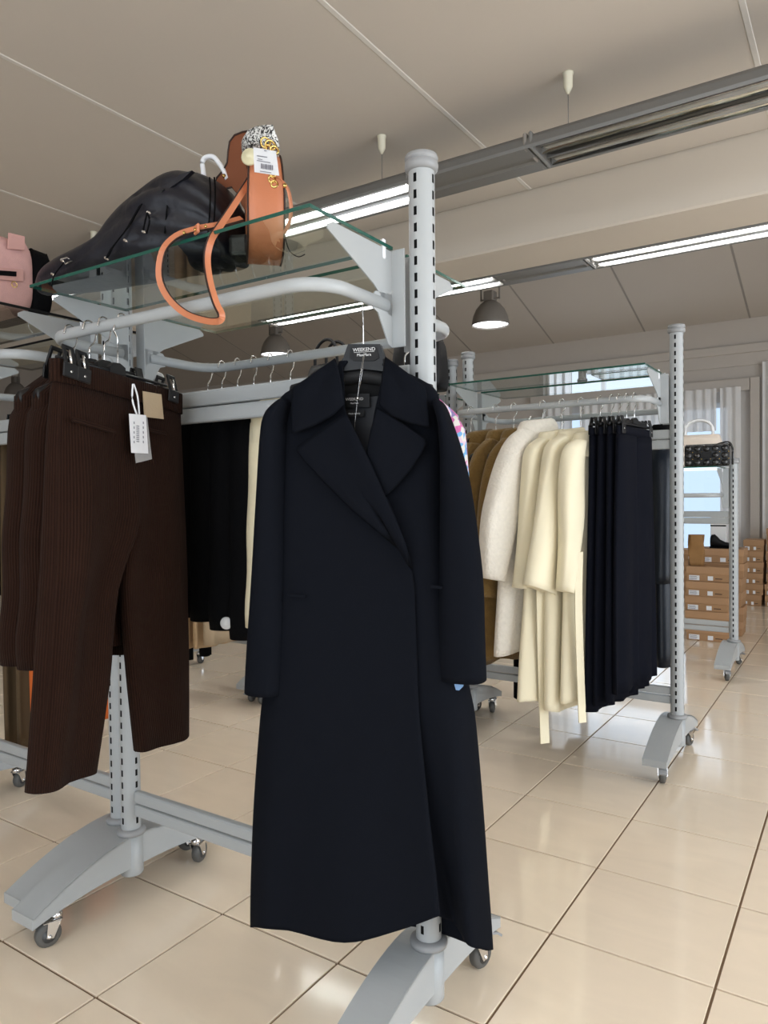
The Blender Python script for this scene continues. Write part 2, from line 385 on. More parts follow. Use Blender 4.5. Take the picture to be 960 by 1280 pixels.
# mouldings on the end wall: curtain box and window head
b = MB(); b.box((-2.5, RY1-.03, 2.90), (13, .06, .10), .006); b.box((-2.5, RY1-.012, 2.78), (13, .024, .15), .004)
tag(b.build('trim_2', M_WALL), 'painted moulding running along the end wall', kind='structure')
b = MB(); b.box((-2.46, RY1-.05, 2.48), (2.69, .10, .14), .006); b.box((-1.06, RY1-.045, 1.277), (.10, .09, 2.555), .006)
tag(b.build('trim_3', M_WALL), 'painted casing around the end wall window', kind='structure')
# sheer curtains
def curtain(x0, x1, z0, z1, y, lab, group=None, amp=.022, per=.11):
    rows = []
    n = int((x1-x0)/.014)
    for z in (z0, (z0+z1)/2, z1):
        rows.append([(x0+(x1-x0)*k/n-x0, y+amp*math.sin(2*math.pi*k*(x1-x0)/n/per+math.sin(k*.11)*1.3)-y, z-z0) for k in range(n+1)])
    b = MB(); b.loft(rows, False); o = b.build('curtain', M_CURT, None, (x0, y, z0)); tag(o, lab, 'curtain', group); return o
curtain(-.98, .55, .05, 2.72, RY1-.10, 'pale grey sheer curtain hanging right beside the window casing')
curtain(-1.42, -1.20, .0, 2.45, RY1-.14, 'narrow sheer curtain hanging along the window edge')
curtain(-3.10, -1.46, 1.95, 2.45, RY1-.14, 'short sheer valance across the top of the window')
curtain(-3.6, -3.2, .0, 2.45, RY1-.13, 'sheer curtain drawn at the hidden window end')

# ------------------------------------------------------------------ light fittings
def fixture(name, lab, x0, x1, yc, z, kind, group=None):
    """linear twin-tube fitting; z = lower edge"""
    t = thing(name, lab, 'light fixture', ((x0+x1)/2, yc, z), 0, group); L2 = (x1-x0)/2; hw = .115
    prof = [(-hw, 0), (-hw-.004, .012), (-hw+.008, .045), (-hw+.04, .072), (hw-.04, .072), (hw-.008, .045), (hw+.004, .012), (hw, 0), (hw-.006, .002), (hw-.02, .04), (.015, .045), (-.015, .045), (-hw+.02, .04), (-hw+.006, .002)] if kind != 'blank' else \
           [(-hw, 0), (-hw-.004, .012), (-hw+.008, .045), (-hw+.04, .072), (hw-.04, .072), (hw-.008, .045), (hw+.004, .012), (hw, 0), (.03, -.003), (.02, .006), (-.02, .006), (-.03, -.003)]
    b = MB(); b.loft([[(x, y, zz) for y, zz in prof] for x in (-L2, L2)], True, (True, True), 0, False); b.build('housing', M_ALU, t)
    for s in (-1, 1):
        b = MB(); b.box((s*(L2-.012), 0, .034), (.016, 2*hw+.004, .070), .006); b.build('end_cap', M_LAMP if kind == 'blank' else M_ALU, t)
    if kind != 'blank':
        for s in (-1, 1):
            b = MB(); m_ = M_REFLON if kind == 'lit' else M_REFL
            b.loft([[(x, s*.060+yy, zz) for yy, zz in ((-.037, .003), (-.030, .025), (-.013, .038), (.013, .038), (.030, .025), (.037, .003), (.034, .002), (.027, .022), (.012, .034), (-.012, .034), (-.027, .022), (-.034, .002))] for x in (-L2+.03, L2-.03)], True, (True, True), 0, True)
            b.build('reflector', m_, t)
            b = MB(); b.lathe([(.0, -L2+.05), (.008, -L2+.05), (.013, -L2+.06), (.013, L2-.06), (.008, L2-.05), (0, L2-.05)], (0, s*.060, .014), 12, axis='x')
            b.build('tube', M_TUBEON if kind == 'lit' else M_TUBEOFF, t)
    return t
FY, FZ = 2.945, 2.625
fixture('strip_light', 'unlit twin-tube aluminium ceiling light with clear tubes', -1.15, 1.25, FY, FZ, 'off')
fixture('fixture_trunking', 'dark blank trunking section between lit and unlit tubes, above the front post', -1.715, -1.15, FY, FZ, 'blank')
fixture('strip_light', 'lit twin-tube ceiling light above the terracotta bag', -3.2, -1.715, FY, FZ, 'lit')
fixture('strip_light', 'lit ceiling light further along above the pink bag', -5.2, -3.22, FY, FZ, 'lit')
FY2, FZ2 = 4.40, 2.605
fixture('strip_light', 'lit strip light under the drop beam, right of the pendant lamp', -1.40, 1.2, FY2, FZ2, 'lit')
fixture('fixture_trunking', 'dark trunking section under the drop beam beside the pendant lamp', -1.97, -1.40, FY2, FZ2, 'blank')
fixture('strip_light', 'lit strip light under the drop beam seen through the glass shelf', -4.0, -1.97, FY2, FZ2, 'lit')
# more of the shop's lights, behind the viewer
fixture('strip_light', 'long lit ceiling light behind the viewer', -2.2, 1.0, -.6, FZ, 'lit', 'ceiling lights behind the viewer')
fixture('strip_light', 'shorter lit ceiling light behind the viewer, near the right wall', 1.3, 3.4, -.6, FZ, 'lit', 'ceiling lights behind the viewer')
def hanger_cable(x, y, ztop, zbot, lab):
    t = thing('suspension_cable', lab, 'cable', (x, y, ztop), 0, 'suspension cables of the ceiling light')
    b = MB(); b.lathe([(.0, 0), (.022, 0), (.022, -.006), (.019, -.01), (.018, -.055), (.015, -.064), (.005, -.084), (0, -.085)], n=16); b.build('ceiling_cup', M_CUP, t)
    b = MB(); b.tube([(0, 0, -.08), (0, 0, zbot-ztop)], .0016, 6); b.build('wire', M_ALU, t)
p1 = at(710, 91, Z=CZ); p2 = at(477, 170, Z=CZ); p3 = at(117, 290, Z=CZ)
hanger_cable(p1.x, p1.y, CZ, FZ+.06, 'thin wire with ivory cup above the unlit light')
hanger_cable(p2.x, p2.y, CZ, FZ+.06, 'thin wire with ivory cup above the lit light end')
hanger_cable(p3.x, p3.y, CZ, FZ+.06, 'thin wire with ivory cup behind the black bag')
def pendant(px, py, Y, lab):
    p = at(px, py, Y=Y)           # centre of the shade mouth
    t = thing('pendant_lamp', lab, 'lamp', p, 0, 'industrial pendant lamps'); R_ = .175
    b = MB(); b.lathe([(R_, 0), (R_+.004, .005), (R_, .03), (R_*.93, .09), (R_*.78, .15), (R_*.55, .20), (R_*.36, .225), (.0, .23)], n=32, cap=(False, False))
    b.lathe([(R_-.004, .004), (R_*.9, .088), (R_*.75, .145), (R_*.5, .195), (0, .215)], n=32, cap=(False, False)); b.build('shade', M_LAMP, t)
    b = MB(); b.lathe([(0, .016), (R_-.006, .016), (R_-.006, .022), (0, .022)], n=32); b.build('diffuser', M_LAMPIN, t)
    b = MB(); b.box((0, 0, .275), (.10, .10, .10), .01); b.build('ballast_box', M_LAMP, t)
    b = MB()
    for s in (-1, 1): b.box((s*.095, 0, .32), (.012, .02, .16), .003)
    b.box((0, 0, .395), (.20, .02, .014), .003); b.box((0, 0, .25), (.20, .02, .014), .003); b.build('bracket', M_LAMP, t)
    b = MB(); b.tube([(0, 0, .39), (0, 0, slope_z(Y)-p.z+.02)], .006, 8); b.build('rod', M_LAMP, t)
pendant(613, 407, 6.4, 'grey dome pendant lamp seen above the right-hand rack')
pendant(345, 444, 6.4, 'grey dome pendant lamp seen beneath the glass shelf')
pendant(20, 497, 6.4, 'grey dome pendant lamp partly hidden by the black hangers')

# ------------------------------------------------------------------ garment racks
def post_mesh(h, z0):
    R_ = .029; b = MB(); pitch = .036; sl = .019; ha = math.radians(7.5)
    angs = []
    for q in range(4):
        c = q*math.pi/2
        angs += [c-ha, c+ha] + [c+math.radians(a) for a in (22, 37, 53, 68)]
    na = len(angs); zs = [z0]; slot = []
    z = z0+.03
    while z+sl < h-.035: zs += [z, z+sl]; z += pitch
    zs.append(h-.02)
    ring = lambda r, z: [(r*math.cos(a), r*math.sin(a), z) for a in angs]
    vs = [p for z in zs for p in ring(R_, z)]; fs = []
    for i in range(len(zs)-1):
        for j in range(na):
            if i % 2 == 1 and j % 6 == 0: continue
            k = (j+1) % na; fs.append([i*na+j, i*na+k, (i+1)*na+k, (i+1)*na+j])
    b.add(vs, fs, 0, True)
    b.lathe([(.026, z0), (.026, h-.02)], n=20, mi=1)  # black liner: shade of the hollow tube put into colour behind the slots
    return b
def caster(parent, loc, rz, brake):
    c = bpy.data.objects.new('caster', None); COL.objects.link(c); c.parent = parent; c.location = loc; c.rotation_euler = (0, 0, rz); c.empty_display_size = .02
    # origin at the floor under the wheel
    b = MB(); b.lathe([(.0, -.0135), (.022, -.0135), (.030, -.012), (.034, -.007), (.034, .007), (.030, .012), (.022, .0135), (0, .0135)], (0, 0, .034), 24, axis='x'); b.build('wheel', M_RUBBER, c)
    b = MB(); b.lathe([(.0, -.015), (.018, -.015), (.019, 0), (.018, .015), (0, .015)], (0, 0, .033), 18, axis='x'); b.build('hub', M_HUB, c)
    b = MB()
    for s in (-1, 1): b.plate([(s*.0165, -.008, .03), (s*.0165, .010, .026), (s*.0165, .03, .068), (s*.0165, -.004, .072)], .003*s, (1, 0, 0))
    b.box((0, .01, .071), (.038, .05, .006), .002); b.lathe([(.016, .07), (.016, .085), (.008, .09), (.008, .115)], (0, .022, 0), 14)
    b.lathe([(.0, -.021), (.006, -.021), (.006, .021), (0, .021)], (0, 0, .033), 10, axis='x'); b.build('fork', M_CHROME, c)
    if brake:
        b = MB(); b.ribbon([(0, .01, .077), (0, -.03, .08), (0, -.055, .07), (0, -.07, .058)], (1, 0, 0), .032, .006); b.build('brake_lever', M_RACKP, c)
def foot_mesh():
    b = MB(); x0, x1 = -.072, .026; hl = .33; n = 22; th = .004
    zt = lambda v: .207-.098*(abs(v)/hl)**1.75
    zb = lambda v: .112-.030*(abs(v)/hl)**2.5
    V = [-hl+2*hl*k/n for k in range(n+1)]
    b.loft([[(x0, v, zt(v)), (x1, v, zt(v)), (x1, v, zt(v)-th), (x0, v, zt(v)-th)] for v in V], True, (True, True), 0, False)
    for x in (x0, x1-th):
        b.loft([[(x, v, zt(v)-.001), (x+th, v, zt(v)-.001), (x+th, v, zb(v)), (x, v, zb(v))] for v in V], True, (True, True), 0, False)
    for s in (-1, 1):
        b.box(((x0+x1)/2, s*(hl+.001), .095), (x1-x0, .004, .03), .001)
    for f in range(len(b.sm)): b.sm[f] = False
    return b
def rack(name, lab, loc, rz=0, L=1.0325, h=1.955, zg=1.766, zr=1.633, zub=1.50, shelf=True, uin=.063, edge=None, casters=None, has=('near', 'far'), group='silver mobile clothes racks'):
    t = thing(name, lab, 'clothes rack', loc, rz, group)
    for e in (0, 1):
        x = -L*e
        b = post_mesh(h, .21); po = b.build('post', [M_RACK, M_DARK], t, (x, 0, 0))
        b = MB(); b.lathe([(0, h-.03), (.030, h-.03), (.036, h-.026), (.0375, h-.018), (.0365, h-.010), (.0345, h-.009), (.0345, h-.007), (.0365, h-.006), (.037, h), (.035, h+.006), (.028, h+.008), (0, h+.008)], n=28); b.build('post_cap', M_RACKP, po)
        b = MB(); b.lathe([(.030, .205), (.041, .205), (.043, .212), (.041, .219), (.033, .223), (.030, .223)], n=28); b.build('collar_ring', M_RACKP, po)
        b = MB(); b.lathe([(.0, .083), (.031, .083), (.034, .087), (.034, .205), (0, .205)], n=28); b.build('sleeve', M_RACK, po)
        b = foot_mesh(); ft = b.build('foot', M_RACK, t, (x, 0, 0))
        for s in (-1, 1):
            caster(ft, (-.004, s*.272, 0), (0.3*s if e else -.25*s)+(math.pi if s > 0 else 0), s > 0 or e == 0)
    for k, (z, hh) in enumerate(((.322, .036), (.282, .036), (zub-.021, .042), (zub-.066, .042))):
        b = MB(); b.box((-L/2, 0, z), (L-.056, .022, hh), .006, seg=2); b.build('crossbar', M_RACK, t)
    for s in (-1, 1):   # hanging rails and glass shelves, front and back
        vr = .287; rb = .085; pts = []
        x0, x1 = -uin, -(L-uin)
        pts += [(x0, s*.05, zr), (x0, s*(vr-rb), zr)]
        for k in range(1, 9):
            a = k/8*math.pi/2; pts.append((x0-rb+rb*math.cos(a), s*(vr-rb+rb*math.sin(a)), zr))
        pts += [(x0-rb-.2*k*0, s*vr, zr) for k in range(0)]
        for k in range(0, 9):
            a = math.pi/2-k/8*math.pi/2; pts.append((x1+rb-rb*math.cos(a), s*(vr-rb+rb*math.sin(a)), zr))
        pts += [(x1, s*.05, zr)]
        b = MB(); b.tube(pts, .0105, 12, flat=.0145); b.build('hang_rail', M_RACK, t)
        if shelf:
            b = MB(); b.box((-L/2, s*(.324+.03)/2, zg-.004), (L-2*uin+.012, .294, .008), .0008)
            for q, f in enumerate(b.f):
                nz = [b.v[i][2] for i in f]
                b.m[q] = 0 if (max(nz)-min(nz)) < 1e-4 else 1
            b.build('glass_shelf', [M_GLASS, edge or M_GEDGE], t)
    for e in (0, 1):
        x = -uin if e == 0 else -(L-uin); sx = 1 if e == 0 else -1
        for s in (-1, 1):
            b = MB(); v = lambda y, z: (x-.0015, s*y, z)
            if shelf: b.plate([v(.028, zg-.010), v(.245, zg-.010), v(.262, zg-.020), v(.262, zg-.028), v(.10, zg-.098), v(.062, zg-.125), v(.045, zg-.15), v(.028, zg-.155)], .003, (1, 0, 0)); b.build('shelf_bracket', M_RACK, t)
            b = MB(); b.plate([v(.028, zr+.028), v(.095, zr+.022), v(.105, zr+.012), v(.105, zr-.016), v(.085, zr-.022), v(.06, zr-.06), v(.045, zr-.085), v(.028, zr-.09)], .003, (1, 0, 0)); b.build('rail_bracket', M_RACK, t)
            zlo, zhi = zr-.09, (zg-.008 if shelf else zr+.06)
            b = MB(); b.box((x+sx*.016, s*.0285, (zlo+zhi)/2), (.038, .004, zhi-zlo), .001)
            b.build('bracket_hook', M_RACK, t)
    if shelf:
        for s in (-1, 1):
            b = MB(); b.box((-uin, s*.06, zg-.012), (.008, .012, .044), .003); b.box((-uin-.006, s*.06, zg+.006), (.014, .012, .003), .001); b.build('shelf_clip', M_WHITE, t)
    return t
AX, AY, ATH, AL = -.8168, 1.4025, .0067, 1.0325
RA = rack('garment_rack', 'silver clothes rack that the long navy coat hangs on', (AX, AY, 0), ATH, zub=1.507)
RB = rack('garment_rack', 'silver clothes rack carrying the pink bag', (-1.948, 1.43, 0), 0, edge=M_DARK)
RRx, RRy = -.70, 3.44
RR = rack('garment_rack', 'silver clothes rack holding the cream and camel coats', (RRx, RRy, 0), 0, zr=1.615, zg=1.755)
RRB = rack('garment_rack', 'silver clothes rack end to end with the camel coats rack', (-1.825, RRy-.01, 0), 0, L=1.12, h=1.925, zr=1.615, zg=1.755)
RRC = rack('garment_rack', 'silver clothes rack with tan clothes, last of its row', (-3.045, RRy, 0), 0, h=1.89, zr=1.615, zg=1.755)
R3 = rack('garment_rack', 'low silver rack in front of the shoe boxes', (-.735, 5.40, 0), 0, h=1.44, zg=1.388, zr=1.20, zub=1.09)

# ------------------------------------------------------------------ hangers and generic garments
def hook_wire(parent, drop=.10, r=.0021, side=1):
    b = MB(); p = crom([(0, 0, -drop), (0, 0, -.06), (side*.017, 0, -.04), (side*.023, 0, -.014), (side*.014, 0, .004), (0, 0, .009), (-side*.014, 0, .003), (-side*.021, 0, -.016)], 5)
    b.tube(p, r, 6); return b.build('hook', M_WIRE, parent)
def hanger(loc, rz, lab, sw=.165, group='black hangers on the racks', mat_=None, drop=0):
    t = thing('clothes_hanger', lab, 'hanger', loc, rz, group); hook_wire(t, .10+drop)
    b = MB(); rings = []
    for k in range(-8, 9):
        u = k/8; x = u*sw; z = -.135-drop-.062*abs(u)**1.35; hw = .014 if abs(u) < .9 else .010; hz = .017 if abs(u) > .2 else .026
        rings.append([(x, hw*math.cos(a), z+hz*math.sin(a)) for a in [2*math.pi*q/10 for q in range(10)]])
    b.loft(rings); b.build('shoulder_bar', mat_ or M_BLKPL, t)
    b = MB(); b.plate([(x, -.011, z-drop) for x, z in ((-.045, -.125), (.045, -.125), (.038, -.108), (.024, -.092), (.010, -.086), (-.010, -.086), (-.024, -.092), (-.038, -.108))], .022, (0, 1, 0)); b.build('head', mat_ or M_BLKPL, t); return t
def clip_hanger(loc, rz, lab, half=.17, tilt=0, group='clip hangers on the racks'):
    t = thing('clip_hanger', lab, 'hanger', loc, rz, group); hook_wire(t, .115, .002)
    zb = -.128; R_ = Matrix.Rotation(tilt, 4, 'Y')
    b = MB(); b.box((0, 0, zb), (2*half+.05, .012, .012), .003, rot=None); b.box((0, 0, zb+.012), (2*half*.9, .006, .012), .001)
    b.build('bar', M_BLKPL, t)
    b = MB(); b.plate([(-.03, -.006, zb+.006), (.03, -.006, zb+.006), (.028, -.006, zb+.024), (.012, -.006, zb+.032), (-.012, -.006, zb+.032), (-.028, -.006, zb+.024)], .012, (0, 1, 0)); b.build('head', M_BLKPL, t)
    for s in (-1, 1):
        c = bpy.data.objects.new('clip', None); COL.objects.link(c); c.parent = t; c.location = (s*half, 0, zb); c.empty_display_size = .01
        for q in (-1, 1):
            b = MB(); b.box((0, q*.015, -.022), (.034, .005, .04), .002); b.box((0, q*.011, .012), (.026, .005, .04), .002, rot=Matrix.Rotation(q*.22, 4, 'X')); b.build('jaw', M_BLKPL, c)
        b = MB(); b.tube([(-.008, -.014, .0), (-.008, 0, .022), (.008, 0, .022), (.008, -.014, .0)], .0015, 6); b.lathe([(0, -.019), (.003, -.019), (.003, -.0165), (0, -.0165)], (0, 0, -.022), 8, axis='y'); b.build('spring', M_WIRE, c)
    return t
def side_coat(name, lab, cat, loc, rz, m, length=1.1, sw=.205, hem=.25, thick=.05, sl=.6, so=.03, sfwd=0, rs=(.055, .05), folds=5, amp=.22, collar='lapel', cm=None, belt=None, group=None, seed=1, sleeves=True, hemdrop=.02, zsh=-.185, neck=.06, lean=0, sleeve_tilt=0, belts=(), ztop=-.115):
    rnd = random.Random(seed); t = thing(name, lab, cat, loc, rz, group)
    N_ = 56; ph = rnd.uniform(0, 6); ph2 = rnd.uniform(0, 6); rings = []; nz = 22
    zl = [ztop, ztop-.012, -.15, (zsh-.15)/2-.0, zsh, zsh-.03]+[zsh-.03-(length+zsh-.03)*((k+1)/nz) for k in range(nz)]
    for z in zl:
        d = -z
        if z > zsh: u = max(0, (ztop-z)/(ztop-zsh)); a = neck+(sw-neck)*u**.9; bb = .032+.02*u
        else:
            u = min(1, (zsh-z)/(length+zsh)); a = sw+(hem-sw)*u; bb = .05+(thick-.05)*min(1, u*2.2)
        u = max(0, min(1, (zsh-z)/(length+zsh))); ring = []
        for k in range(N_):
            th = 2*math.pi*k/N_; ct, st = math.cos(th), math.sin(th)
            ex = .62
            x = a*math.copysign(abs(ct)**ex, ct); y = bb*math.copysign(abs(st)**.8, st)
            f = amp*(u**.7)*(math.sin(folds*x/a*2.2+ph+u*.6)*.6+math.sin(folds*1.7*x/a+ph2)*.4)
            y += f*thick*1.3; x += .012*u*math.sin(3*th+ph)
            zz = z+(hemdrop*math.sin(2*x/a+ph) if u > .97 else 0)
            ring.append((x, y+lean*u, zz))
        rings.append(ring)
    b = MB(); b.loft(rings, True, (False, False)); bo = b.build('body', m, t)
    so_ = bo.modifiers.new('solid', 'SOLIDIFY'); so_.thickness = .005; so_.offset = -1
    if sleeves:
        for s in (-1, 1):
            b = MB(); rg = []; K = 16
            for k in range(K+1):
                u = k/K
                cx = s*(sw-.045+(.055+so)*min(1, u*1.15)**.8); cy = sfwd*u; cz = zsh-.005-sl*u
                rx = rs[0]+(rs[1]-rs[0])*u; ry = (rs[0]+.004)*(1-u)+rs[1]*u
                if k == 0: rx *= .55; ry *= .7; cx -= s*.01; cz += .012
                elif k == 1: rx *= .9
                wob = .006*math.sin(5*u*math.pi+ph)*u
                rg.append([(cx+wob+rx*math.cos(q)*(1+.05*math.sin(3*q+ph+4*u)), cy+ry*math.sin(q), cz+sleeve_tilt*rx*math.cos(q)*s*u) for q in [2*math.pi*j/20 for j in range(20)]])
            # turned-in cuff
            last = rg[-1]; c = Vector((sum(p[0] for p in last)/20, sum(p[1] for p in last)/20, last[0][2]))
            rg.append([tuple(c+(Vector(p)-c)*.86+Vector((0, 0, .002))) for p in last]); rg.append([tuple(c+(Vector(p)-c)*.8+Vector((0, 0, .06))) for p in last])
            b.loft(rg, True, (True, True)); b.build('sleeve', m, t)
    if collar:
        b = MB(); rg = []; fat = {'lapel': .012, 'fur': .028, 'stand': .006}[collar]; hgt = {'lapel': .055, 'fur': .075, 'stand': .05}[collar]
        for dz, k in ((-.03, 1.25), (0, 1.05+fat*6), (hgt*.45, 1.0+fat*9), (hgt*.85, .95+fat*5), (hgt, .9), (hgt*.8, .75), (.0, .75)):
            rg.append([(neck*1.12*k*math.cos(q), .046*k*math.sin(q), ztop-.03+dz-.012*abs(math.sin(q*.5))) for q in [2*math.pi*j/24 for j in range(24)]])
        b.loft(rg, True, (False, False)); b.build('collar', cm or m, t)
    for (x, y, z0, z1, w) in belts:
        b = MB(); b.ribbon(crom([(x, y, z0), (x-.004, y-.004, (z0*2+z1)/3), (x+.006, y, (z0+2*z1)/3), (x, y+.002, z1)], 5), (0.85, .5, 0), w, .006); b.build('belt_tail', m, t)
    if belt:
        z = belt; rg = []
        ub = min(1, (zsh-z)/(length+zsh)); a = sw+(hem-sw)*ub
        for dz in (-.025, .025):
            rg.append([((a+.006)*math.copysign(abs(math.cos(q))**.62, math.cos(q)), (thick+.014)*math.copysign(abs(math.sin(q))**.8, math.sin(q))+lean*ub, z+dz) for q in [2*math.pi*j/32 for j in range(32)]])
        b = MB(); b.loft(rg, True, (False, False)); o = b.build('belt', m, t); sm_ = o.modifiers.new('solid', 'SOLIDIFY'); sm_.thickness = .006; sm_.offset = 1
    return t
def hung_trousers(name, lab, loc, rz, m, length=1.0, half=.2, thick=.03, seed=1, group=None, zt=-.14, gap=True, flare=1.0, cat='trousers', wide=None):
    rnd = random.Random(seed); t = thing(name, lab, cat, loc, rz, group); ph = rnd.uniform(0, 6)
    b = MB(); b.loft([[((half+.004)*math.copysign(abs(math.cos(q))**.5, math.cos(q)), (.016)*math.copysign(abs(math.sin(q))**.8, math.sin(q)), zt+dz) for q in [2*math.pi*j/40 for j in range(40)]] for dz in (0, -.038)], True, (False, False))
    wb = b.build('waistband', m, t); q_ = wb.modifiers.new('s', 'SOLIDIFY'); q_.thickness = .004
    for s in (-1, 1):
        b = MB(); rg = []; K = 20
        for k in range(K+1):
            u = k/K; z = zt-.035-length*u
            xi = 0 if u < .25 else (.012+.03*(u-.25) if gap else 0); xo = half*(1+.08*math.sin(u*2.2))*(1+(flare-1)*u)
            c = (xi+xo)/2; a = (xo-xi)/2+.004; bb = .018+(thick-.018)*min(1, u*3)
            rg.append([(s*c+a*math.copysign(abs(math.cos(q))**.6, math.cos(q)), bb*math.copysign(abs(math.sin(q))**.8, math.sin(q))+.010*u*math.sin(5*(s*c+a*math.cos(q))/half*2+ph), z) for q in [2*math.pi*j/32 for j in range(32)]])
        b.loft(rg, True, (True, True)); b.build('leg', m, t)
    return t

# ------------------------------------------------------------------ the long navy coat
HK = at(453, 369, Z=1.650); CA = math.radians(22)
cdv = Vector((math.cos(CA), math.sin(CA), 0)); cnv = Vector((-math.sin(CA), math.cos(CA), 0))   # along the coat, away from camera
def cpt(px, py, y=0.0):
    d = ray(px, py); o = HK+cnv*y
    t = (o-CP).dot(cnv)/d.dot(cnv); w = CP+d*t-HK
    return Vector((w.dot(cdv), y, w.z))
coat = thing('long_coat', 'long navy wool wrap coat with wide lapels on the front of the rack', 'coat', HK, CA)
ch = thing('clothes_hanger', 'black plastic hanger with a white printed badge holding the navy coat', 'hanger', HK, CA)
b = MB()
hp = [cpt(454, 436), cpt(454, 400), cpt(453, 385)]
b.tube(crom([tuple(hp[0]), tuple(hp[1]), (hp[2].x, 0, -.022), (.014, 0, -.012), (.016, 0, .000), (.006, 0, .008), (-.006, 0, .008), (-.015, 0, .001), (-.016, 0, -.014)], 5), .0017, 6); b.build('hook', M_WIRE, ch)
b = MB(); hd = [(435, 430), (475, 430), (481, 447), (486, 460), (494, 466), (470, 463), (452, 461), (436, 463), (414, 466), (421, 460), (429, 447)]
b.plate([cpt(x, y, -.012) for x, y in hd], .024, (0, 1, 0)); b.build('head', M_BLKPL, ch)
b = MB(); b.plate([cpt(x, y, -.0145) for x, y in ((439, 434), (471, 434), (474, 447), (468, 451), (442, 451), (436, 447))], .004, (0, 1, 0)); badge = b.build('badge', M_BLKMAT, ch)
b = MB(); rings = []
for k in range(-8, 9):
    u = k/8; px = 453+u*88; py = 470+20*abs(u)**1.3; c = cpt(px, py, .01)
    rings.append([(c.x, c.y+.018*math.cos(a), c.z+.016*math.sin(a)) for a in [2*math.pi*q/10 for q in range(10)]])
b.loft(rings); b.build('shoulder_bar', M_BLKMAT, ch)
def text(name, body, size, loc, rot, m, parent, ext=.0003):
    c = bpy.data.curves.new(name, 'FONT'); c.body = body; c.size = size; c.extrude = ext; c.align_x = 'CENTER'; c.align_y = 'CENTER'
    o = bpy.data.objects.new(name, c); COL.objects.link(o)
    dg = bpy.context.evaluated_depsgraph_get(); me = bpy.data.meshes.new_from_object(o.evaluated_get(dg)); bpy.data.objects.remove(o)
    me.materials.clear(); me.materials.append(m)
    q = bpy.data.objects.new(name, me); COL.objects.link(q); q.location = loc; q.rotation_euler = rot; q.parent = parent; return q
RX = math.radians(90)
p = cpt(455, 437, -.0152); text('badge_text', 'WEEKEND', .0105, p, (RX, 0, 0), M_PRINTW, badge)
p = cpt(455, 443.5, -.0152); text('badge_text', 'MaxMara', .0085, p, (RX, 0, 0), M_PRINTW, badge)
b = MB(); p = cpt(455, 440, -.0152); b.box(p, (.045, .0006, .0006)); b.build('badge_line', M_PRINTW, badge)

FD, BD = .062, .055
def body_rows():
    # (py, left px, right px, upper panel edge px, under panel edge px, front depth, back depth)
    tab = [(452, 424, 480, 428, 478, .012, .02), (462, 410, 492, 429, 478, .02, .028), (478, 380, 524, 430, 477, .028, .034), (494, 353, 545, 431, 474, .036, .040),
           (520, 349, 549, 433, 468, .045, .044), (560, 349, 550, 452, 462, .052, .046), (610, 349, 552, 478, 452, .058, .048), (660, 348, 555, 500, 446, .062, .05), (715, 346, 560, 516, 448, .062, .052),
           (780, 342, 568, 520, 460, .066, .054), (860, 334, 587, 523, 470, .072, .056), (900, 329, 594, 526, 478, .076, .058), (1000, 322, 603, 536, 500, .085, .06), (1080, 319, 609, 544, 522, .092, .062), (1130, 318, 613, 548, 534, .095, .062), (1160, 318, 615, 550, 541, .097, .062)]
    return tab
rows = []
for py, xl, xr, xe, xu, fd, bd in body_rows():
    L_ = cpt(xl, py).x; R_ = cpt(xr, py).x; e = cpt(xe, py, -fd).x; u_ = cpt(xu, py, -fd+.014).x; z = cpt(450, py).z
    w = R_-L_; lo = max(0, min(1, (py-860)/300))
    ctrl = [(u_, -fd+.014), (u_+(R_-u_)*.35, -fd*(1-.22*lo)+.012+.035*lo), (R_-.10*w*(1-lo*.2), -fd*.92+.006), (R_-.025*w, -fd*.5), (R_, 0), (R_-.04*w, bd*.7), (R_-.2*w, bd+.006*lo), (R_-.35*w, bd*.9-.012*lo), (L_+.5*w, bd), (L_+.33*w, bd*.9-.01*lo), (L_+.2*w, bd), (L_+.04*w, bd*.7), (L_, 0), (L_+.03*w, -fd*.55), (L_+.11*w, -fd*.9), (L_+.22*w, -fd*(1-.12*lo)), (L_+(e-L_)*.55, -fd*(1+.10*lo)), (L_+(e-L_)*.8, -fd*(1-.03*lo)), (e, -fd)]
    rows.append([(x, y, z) for x, y in ctrl])
# hem follows the photograph
hem_px = [(541, 1143), (585, 1156), (603, 1183), (612, 1187), (616, 1187), (600, 1186), (575, 1170), (540, 1160), (470, 1160), (410, 1162), (370, 1162), (330, 1160), (318, 1159), (323, 1160), (345, 1160), (380, 1165), (432, 1178), (490, 1162), (549, 1144)]
rows_y = [q[1] for q in rows[-1]]; zref = rows[-1][0][2]; zs0 = cpt(450, 860).z
for r_ in rows:
    f_ = max(0, min(1, (zs0-r_[0][2])/(zs0-zref)))**2
    for i, (hx, hy) in enumerate(hem_px):
        dz = cpt(hx, hy, rows_y[i]).z-zref; r_[i] = (r_[i][0], r_[i][1], r_[i][2]+dz*f_)
cols = [crom([r_[i] for r_ in rows], 4) for i in range(len(rows[0]))]
rings = [crom([c[k] for c in cols], 5) for k in range(len(cols[0]))]
b = MB(); b.loft(rings, False); bo = b.build('body', [M_NAVY, M_LINING], coat); sm = bo.modifiers.new('solid', 'SOLIDIFY'); sm.thickness = .005; sm.offset = 0
